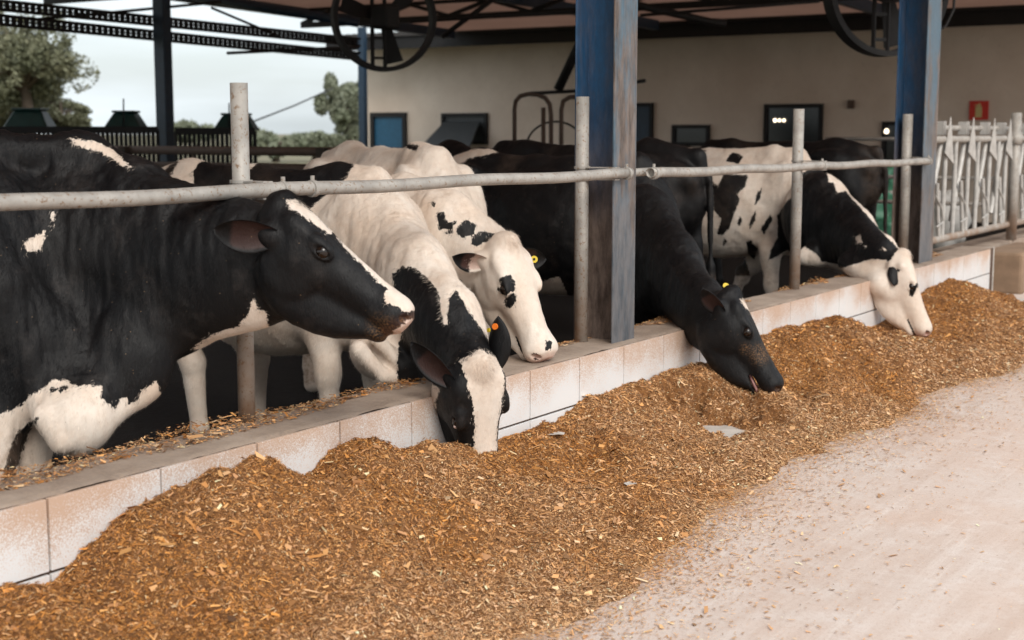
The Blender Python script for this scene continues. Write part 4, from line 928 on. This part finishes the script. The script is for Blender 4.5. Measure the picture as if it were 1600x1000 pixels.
for (px, py, z_, s_, lab) in ((870, 677, .205, .045, 'small white scrap lying on the feed near the tiled wall'), (985, 762, .10, .03, 'small pinkish white flake on the feed in the middle of the heap')):
    c = at(px, py, Z=z_); c[2] = hz(np.array([c]))[0]+.012; B = MB(); rg = np.random.default_rng(px); pr = []
    for k in range(9):
        a = 2*math.pi*k/9; r_ = s_*(.7+.5*rg.random()); pr.append(c+RT*r_*math.cos(a)+_Fh*r_*.8*math.sin(a)+np.array([0, 0, .25*s_*(rg.random()-.5)]))
    B.add(pr+[q-[0, 0, .002] for q in pr], [tuple(range(9)), tuple(reversed(range(9, 18)))]+[(k, k+9, (k+1) % 9+9, (k+1) % 9) for k in range(9)])
    tag(B.build('scrap', M['white']), lab, 'scrap')
# longer husk pieces
for (px, py, L_, an, w_) in ((1240, 588, .09, -.6, .012), (1285, 618, .085, .7, .008), (700, 840, .05, 2.1, .016)):
    c = at(px, py, Z=.12); c = np.array([c[0], c[1], float(hz(np.array([c]))[0])+.015]); B = MB(); dv = np.array([math.cos(an), math.sin(an), .15]); q = [c-dv*L_/2, c+[0, 0, .006], c+dv*L_/2]
    sdv = unit(np.cross(dv, (0, 0, 1)))*w_/2; v = []
    for p_ in q: v += [p_-sdv, p_+sdv, p_+sdv-[0, 0, .002], p_-sdv-[0, 0, .002]]
    B.add(v, [(0, 1, 5, 4), (4, 5, 9, 8), (3, 7, 6, 2), (7, 11, 10, 6), (0, 4, 7, 3), (4, 8, 11, 7), (1, 2, 6, 5), (5, 6, 10, 9), (0, 3, 2, 1), (8, 9, 10, 11)])
    tag(B.build('husk', M['white'] if False else M['huskm']), {1240: 'pale straw stub lying beside the black grazing muzzle', 1285: 'long pale straw lying in the feed right of the black grazing muzzle', 700: 'wide pale husk on the feed in front of the lowered head'}[px], 'straw', 'pale straw pieces')
# ================================================================ THE HERD
FL = -.10
def floorpt(p, dx=.02): return [p[0]+dx, p[1], FL+.05]
def leg2(knee, low): return [np.array(knee), np.array(low)]
# --- nearest cow, head raised in profile
poll = at(449, 309, X=.10); dpt = (poll-CAM)@FW
hd = dict(poll=poll, nose=at(651, 475, depth=dpt-.02), up=RT*.656+UP*.755-FW*.10,
          ears=[dict(side=-1, dir=-RT*.93-FW*.30+UP*.06, open=-FW*.8-UP*.45, len=.98, wid=1.0), dict(side=1, dir=-RT*.6+FW*.8, open=RT*.3-UP*.6)])
def c1fn(c, V, loc, hl, px, py): return c
build_cow('cow', 'nearest black cow at the left, raised head in profile with a thin white nose stripe', dict(
    h=.0075, fold=.0065, floor=FL, withers=(-.98, 3.16, 1.50), heading=R_(30), head=hd,
    neck=[(at(120, 410, X=-.78), .36, .62), (at(262, 420, X=-.42), .285, .55), (at(370, 418, X=-.12), .20, .60), (at(440, 420, X=.03), .165, .62)],
    extra=[(at(118, 650, X=-.52), (.125, .11, .135), np.stack([unit(RT+UP*.35), FW, unit(UP-RT*.35)]), .06), (at(200, 560, X=-.45), (.16, .09, .18), np.stack([RT, FW, UP]), .12), (at(60, 560, X=-.72), (.18, .16, .24), np.stack([RT, FW, UP]), .08)],
    folds=[(at(0, 232, X=-.92), at(130, 236, X=-.76), .055, .055, .09), (at(130, 236, X=-.76), at(215, 284, X=-.56), .055, .06, .09), (at(215, 284, X=-.56), at(300, 335, X=-.34), .06, .06, .09), (at(300, 335, X=-.34), at(400, 352, X=-.08), .06, .05, .08),
           (at(70, 650, X=-.53), at(95, 690, X=-.50), .03, .03, .03), (at(95, 690, X=-.50), at(135, 676, X=-.46), .03, .025, .03), (at(180, 640, X=-.44), at(215, 615, X=-.42), .030, .022, .04), (at(215, 615, X=-.42), at(245, 590, X=-.40), .022, .02, .04)],
    legs=dict(fr=[at(-5, 610, X=-.80), at(-2, 745, X=-.72), at(-5, 860, X=-.72), at(-5, 890, X=-.70)], fl=[at(50, 620, X=-.82), at(45, 760, X=-.78), at(45, 860, X=-.80), at(45, 890, X=-.78)]),
    base='b', fur=15000, furlen=.8, dirtmuz=.8, pinkmuz=.5, dirtspots=[(.53, -.13, .045, .4)],
    patches=[('w', [(447, 312), (462, 312), (482, 325), (508, 350), (520, 362), (512, 366), (498, 355), (470, 335), (452, 326)]),
             ('w', [(526, 372), (545, 384), (600, 425), (622, 443), (645, 458), (655, 470), (652, 486), (632, 488), (618, 478), (603, 474), (600, 464), (606, 452), (590, 440), (566, 415), (545, 394)]),
             ('w', [(396, 466), (404, 486), (414, 485), (417, 504), (429, 525), (438, 536), (456, 541), (468, 537), (473, 528), (492, 531), (515, 531), (507, 540), (470, 565), (380, 560), (300, 545), (330, 523), (372, 510), (387, 492)]),
             ('w', [(606, 528), (622, 512), (638, 500), (655, 498), (655, 520), (630, 545), (606, 545)]),
             ('w', [(38, 377), (50, 372), (71, 361), (66, 388), (42, 395)]), ('w', [(80, 330), (85, 330), (84, 350), (81, 346)]),
             ('w', [(108, 216), (150, 220), (178, 236), (208, 262), (190, 258), (160, 238), (120, 228)]),
             ('w', [(-60, 650), (0, 647), (30, 636), (54, 613), (70, 606), (81, 594), (105, 594), (114, 603), (162, 600), (156, 621), (181, 639), (187, 624), (199, 621), (201, 630), (216, 624), (222, 610), (245, 596), (260, 640), (180, 700), (150, 760), (60, 900), (-60, 900)]),
             ('b', [(62, 650), (48, 672), (39, 690), (22, 745), (18, 800), (-2, 800), (6, 740), (14, 705), (26, 675), (45, 660)]),
             ('b', [(76, 607), (83, 603), (89, 606), (84, 612), (77, 612)]), ('b', [(91, 609), (98, 603), (108, 604), (104, 611), (94, 613)])]))
# --- second cow, head down facing the camera
poll = at(754, 571, X=.26); dpt = (poll-CAM)@FW
hd = dict(poll=poll, nose=at(772, 760, depth=dpt+.16), scale=.95, up=-FW*.80+RT*.50+UP*.30,
          ears=[dict(side=1, dir=RT*.12+UP*1.0-FW*.15, open=RT*.65+FW*.75, len=1.1, wid=1.0, v=-.08), dict(side=-1, dir=-RT*.80+UP*.78-FW*.15, open=-FW*.75-UP*.45-RT*.2, len=1.18, wid=.95, v=-.08)])
ea = at(795, 542, depth=(poll-CAM)@FW-.02)
build_cow('cow', 'white cow with black neck feeding head down, broad white blaze and orange ear tag', dict(
    h=.0075, floor=FL, withers=(-.78, 5.18, 1.34), heading=R_(2), head=hd, len=.92,
    neck=[(at(600, 400, X=-.66), .31, .65), (at(645, 450, X=-.36), .225, .70), (at(698, 510, X=-.06), .17, .78), (at(735, 578, X=.15), .125, .9)],
    extra=[(at(600, 545, X=-.42), (.15, .10, .14), np.stack([RT, FW, UP]), .06), (at(632, 575, X=-.30), (.085, .06, .085), np.stack([RT, FW, UP]), .05)],
    folds=[(at(560, 545, X=-.40), at(600, 588, X=-.34), .035, .025, .025), (at(600, 588, X=-.34), at(645, 596, X=-.28), .025, .02, .025), (at(590, 530, X=-.36), at(630, 572, X=-.28), .03, .022, .025), (at(630, 572, X=-.28), at(660, 580, X=-.24), .022, .018, .02)],
    legs=dict(fr=[at(500, 500, Y=5.02), at(512, 578, Y=4.98), at(520, 680, Y=4.98), at(522, 705, Y=4.98)], fl=[at(575, 520, Y=5.4), at(588, 590, Y=5.4), at(590, 660, Y=5.4), at(592, 680, Y=5.4)],
              hr=[at(300, 565, Y=5.0), at(312, 668, Y=5.0), at(316, 705, Y=5.0)], hl=[at(402, 560, Y=5.42), at(402, 650, Y=5.42), at(406, 668, Y=5.42)]),
    corner=True, hw=1.14, udder=False, base='w', fur=15000, tuft=1.3, pinkmuz=.6,
    tags=[dict(ear=0, u=.72, o=-.012, s=0, n=-FW*.8-RT*.4, mat='orange', r=.0125), dict(ear=0, u=.62, o=-.006, s=.035, n=-FW*.6-RT*.8, mat='yellow', r=.009)],
    patches=[('b', [(612, 428), (628, 416), (648, 418), (668, 436), (684, 452), (688, 480), (693, 506), (699, 508), (701, 470), (712, 452), (735, 490), (770, 540), (850, 560), (850, 780), (620, 780), (622, 540), (634, 500), (628, 470), (616, 448)]),
             ('b', [(301, 268), (312, 254), (340, 249), (372, 248), (382, 246), (400, 243), (440, 238), (500, 232), (545, 240), (553, 258), (543, 275), (515, 300), (480, 330), (440, 350), (350, 350), (358, 310), (340, 300), (303, 290)]),
             ('w', [(388, 234), (428, 234), (404, 254), (392, 264), (384, 262)]), ('b', [(215, 300), (262, 262), (282, 243), (270, 270), (250, 292), (240, 300)]),
             ('w', [(718, 565), (735, 556), (750, 545), (772, 556), (785, 575), (789, 592), (785, 629), (777, 666), (776, 707), (778, 790), (735, 790), (740, 691), (741, 656), (738, 629), (731, 603), (728, 587)]),
             ('w', [(655, 595), (672, 598), (687, 608), (680, 629), (680, 661), (699, 702), (700, 760), (640, 700)])]))
# --- third cow, white face with black spots
poll = at(797, 373, X=-.26); dpt = (poll-CAM)@FW
hd = dict(poll=poll, nose=at(864, 545, depth=dpt-.10), scale=1.0, up=RT*.66-FW*.70+UP*.25,
          ears=[dict(side=-1, dir=-RT*.95+UP*.10-FW*.45, open=-FW*.75-UP*.6, len=.85, wid=.9, mix=True), dict(side=1, dir=RT*.95-UP*.08+FW*.15, open=-FW*.9-UP*.3, len=.88, wid=.95)])
et = at(850, 416, depth=dpt+.04)
build_cow('cow', 'white faced cow with black eye spots looking down between the others, yellow ear tag', dict(
    h=.0085, floor=FL, withers=(-1.05, 6.06, 1.42), heading=R_(-31), head=hd, wide=.95,
    neck=[(at(640, 370, X=-.92), .32, .6), (at(700, 375, X=-.62), .215, .65), (at(752, 402, X=-.46), .150, .7), (at(785, 420, X=-.36), .12, .75)],
    legs=dict(fr=[at(700, 470, X=-.85), at(705, 540, X=-.82), at(705, 640, X=-.85), at(705, 660, X=-.82)], fl=[at(752, 470, X=-.78), at(758, 520, X=-.72), at(762, 600, X=-.74), at(762, 625, X=-.72)]),
    base='w', fur=12000, pinkmuz=.7, dirtmuz=.2, tuft=1.0,
    tags=[dict(ear=1, u=.55, o=.012, n=-FW, mat='yellow', r=.017, hole=True), dict(ear=1, u=.42, o=.004, s=.03, n=-FW*.9-RT*.3, mat='yellow', r=.010)],
    patches=[('b', [(781, 432), (797, 430), (805, 443), (806, 452), (797, 458), (788, 464), (783, 457)]), ('b', [(798, 458), (805, 458), (806, 471), (797, 484), (789, 480), (788, 468)]),
             ('b', [(682, 333), (693, 331), (700, 346), (713, 345), (706, 358), (686, 359)]), ('b', [(712, 358), (727, 344), (744, 350), (741, 365), (724, 370), (714, 366)]),
             ('b', [(737, 370), (752, 360), (772, 366), (762, 377), (744, 385), (737, 380)]), ('b', [(694, 364), (703, 360), (708, 362), (700, 369)]), ('b', [(672, 316), (680, 314), (678, 323)]),
             ('b', [(715, 436), (722, 440), (724, 452), (718, 458)]), ('b', [(778, 449), (781, 450), (780, 456), (777, 454)]), ('b', [(852, 530), (862, 534), (860, 546), (852, 548)]), ('b', [(762, 550), (768, 552), (764, 560)]),
             ('b', [(632, 222), (655, 228), (650, 236), (636, 232)])]))
# --- fourth cow, black, feeding right of the column
poll = at(1150, 454, X=.30); dpt = (poll-CAM)@FW
hd = dict(poll=poll, nose=at(1229, 598, depth=dpt-.05), up=RT*.864+UP*.503-FW*.16,
          ears=[dict(side=-1, dir=-RT*.62+UP*.62-FW*.55, open=-FW*.7-RT*.5-UP*.2, len=.95, wid=.9), dict(side=1, dir=FW*.7+UP*.5-RT*.4, open=RT*.3-UP*.2, len=.9)])
c4 = build_cow('cow', 'black cow right of the nearest column reaching down, small white star on its forehead', dict(
    h=.0095, floor=FL, withers=(-.88, 8.0, 1.36), heading=R_(-3), head=hd, jawopen=True,
    neck=[(at(1005, 375, X=-.62), .34, .62), (at(1050, 430, X=-.30), .235, .65), (at(1100, 492, X=.08), .165, .68), (at(1128, 516, X=.24), .15, .7)],
    extra=[(at(1015, 470, X=-.50), (.13, .10, .15), np.stack([RT, FW, UP]), .07)],
    base='b', fur=11000, dirtmuz=.55, pinkmuz=.25, dirtspots=[(.36, -.05, .05, .45), (.30, -.10, .03, .35)],
    tags=[dict(pos=at(1134, 447, depth=dpt+.10), n=-FW*.8+UP*.4, mat='yellow', r=.016)],
    patches=[('w', [(1156, 468), (1167, 464), (1177, 481), (1176, 492), (1164, 480)]), ('w', [(686, 262), (700, 250), (723, 233), (792, 233), (770, 240), (735, 247), (709, 262)]),
             ('w', [(820, 500), (835, 445), (858, 436), (874, 432), (892, 470), (900, 500), (880, 520)])]))
# --- black cow turned away behind it
def plainhead(w_, zz, sgn=-1): 
    p = np.array([w_[0]+sgn*.75, w_[1]+.1, zz]); return dict(poll=p, nose=p+np.array([sgn*.40, .0, -.40]), up=(-sgn*-.5, 0, .8), ears=[dict(side=-1, dir=(0, 1, .1), open=(sgn, 0, -.3)), dict(side=1, dir=(0, -1, .1), open=(sgn, 0, -.3))])
wv = np.array([-2.74, 9.35, 1.42])
build_cow('cow', 'black cow standing with its rump behind the neck of the feeding black cow', dict(h=.013, floor=FL, withers=wv, heading=R_(180), head=plainhead(wv, 1.25), neck=[(wv+[-.3, 0, -.35], .30, .6), (wv+[-.55, .05, -.2], .2, .6), (wv+[-.8, .1, -.27], .14, .7)], base='b', fur=3000, furw=.0018))
# --- spotted cow at the right, head down
poll = at(1417, 396, X=.20); dpt = (poll-CAM)@FW
hd = dict(poll=poll, nose=at(1459, 514, depth=dpt-.03), scale=1.04, up=RT*.93+UP*.34-FW*.22,
          ears=[dict(side=-1, dir=-UP*.88-RT*.30-FW*.20, open=FW*.9-RT*.2, len=.9, wid=.95, v=-.07), dict(side=1, dir=FW*.9+UP*.3, open=RT*.5-UP*.3, col='w')])
build_cow('cow', 'white cow with scattered black patches feeding at the far right, white head in the feed', dict(
    h=.011, floor=FL, withers=(-1.08, 11.2, 1.37), heading=R_(0), head=hd,
    neck=[(at(1278, 340, X=-.72), .36, .6), (at(1325, 372, X=-.40), .255, .62), (at(1370, 406, X=-.04), .185, .62), (at(1400, 434, X=.14), .16, .6)],
    folds=[(at(1325, 410, X=-.25), at(1375, 445, X=.06), .075, .07, .08), (at(1375, 445, X=.06), at(1400, 478, X=.15), .07, .055, .07)],
    extra=[(at(1275, 400, X=-.64), (.17, .08, .09), np.stack([RT, FW, UP]), .12)],
    legs=dict(fr=[at(1203, 395, Y=11.02), at(1205, 440, Y=11.0), at(1207, 500, Y=11.0), at(1207, 512, Y=11.0)], fl=[at(1185, 405, Y=11.4), at(1160, 428, Y=11.4), at(1148, 462, Y=11.4), at(1148, 480, Y=11.4)]),
    base='w', fur=6000, furw=.0018, pinkmuz=1.0, dirtmuz=.2,
    patches=[('b', [(1251, 271), (1270, 262), (1291, 262), (1295, 286), (1302, 284), (1308, 302), (1321, 298), (1344, 324), (1382, 366), (1404, 388), (1390, 408), (1363, 404), (1340, 412), (1314, 419), (1306, 412), (1283, 408), (1277, 397), (1257, 385), (1245, 397), (1230, 391), (1200, 408), (1203, 393), (1215, 370), (1215, 336), (1230, 313), (1247, 305)]),
             ('b', [(1133, 252), (1144, 237), (1162, 244), (1154, 256)]), ('b', [(1086, 238), (1102, 234), (1106, 236), (1092, 240)]),
             ('b', [(1112, 283), (1122, 290), (1131, 272), (1169, 273), (1164, 292), (1152, 302), (1156, 312), (1146, 336), (1139, 358), (1129, 368), (1120, 366), (1127, 342), (1116, 330)]), ('b', [(1190, 294), (1188, 309), (1179, 322), (1182, 302)]),
             ('b', [(1182, 328), (1180, 345), (1171, 358), (1170, 350), (1175, 338)]), ('b', [(1156, 338), (1160, 344), (1154, 355), (1152, 348)]), ('b', [(1203, 336), (1207, 343), (1194, 366), (1189, 357)]),
             ('b', [(1166, 378), (1173, 374), (1184, 389), (1179, 406), (1169, 397)]), ('b', [(1131, 370), (1137, 377), (1129, 387)]), ('w', [(1337, 370), (1344, 367), (1348, 380), (1340, 380)]), ('w', [(1349, 383), (1354, 384), (1352, 388)]), ('w', [(1378, 386), (1386, 390), (1383, 393)]),
             ('b', [(1435, 432), (1445, 433), (1442, 443)]), ('b', [(1439, 440), (1432, 452), (1426, 464), (1419, 461), (1422, 453), (1431, 443)]), ('b', [(1418, 381), (1429, 382), (1431, 388), (1420, 386)]), ('b', [(1401, 420), (1408, 421), (1404, 426)]),
             ('b', [(1120, 410), (1165, 405), (1172, 430), (1140, 432)])]))
# --- black cow turned away at the far right
wv = np.array([-2.62, 12.9, 1.42])
build_cow('cow', 'black cow turned away behind the white cow with black patches', dict(h=.014, floor=FL, withers=wv, heading=R_(180), head=plainhead(wv, 1.0), neck=[(wv+[-.3, 0, -.35], .30, .6), (wv+[-.55, .05, -.4], .2, .6), (wv+[-.8, .1, -.5], .14, .7)], base='b', fur=2500, furw=.002))
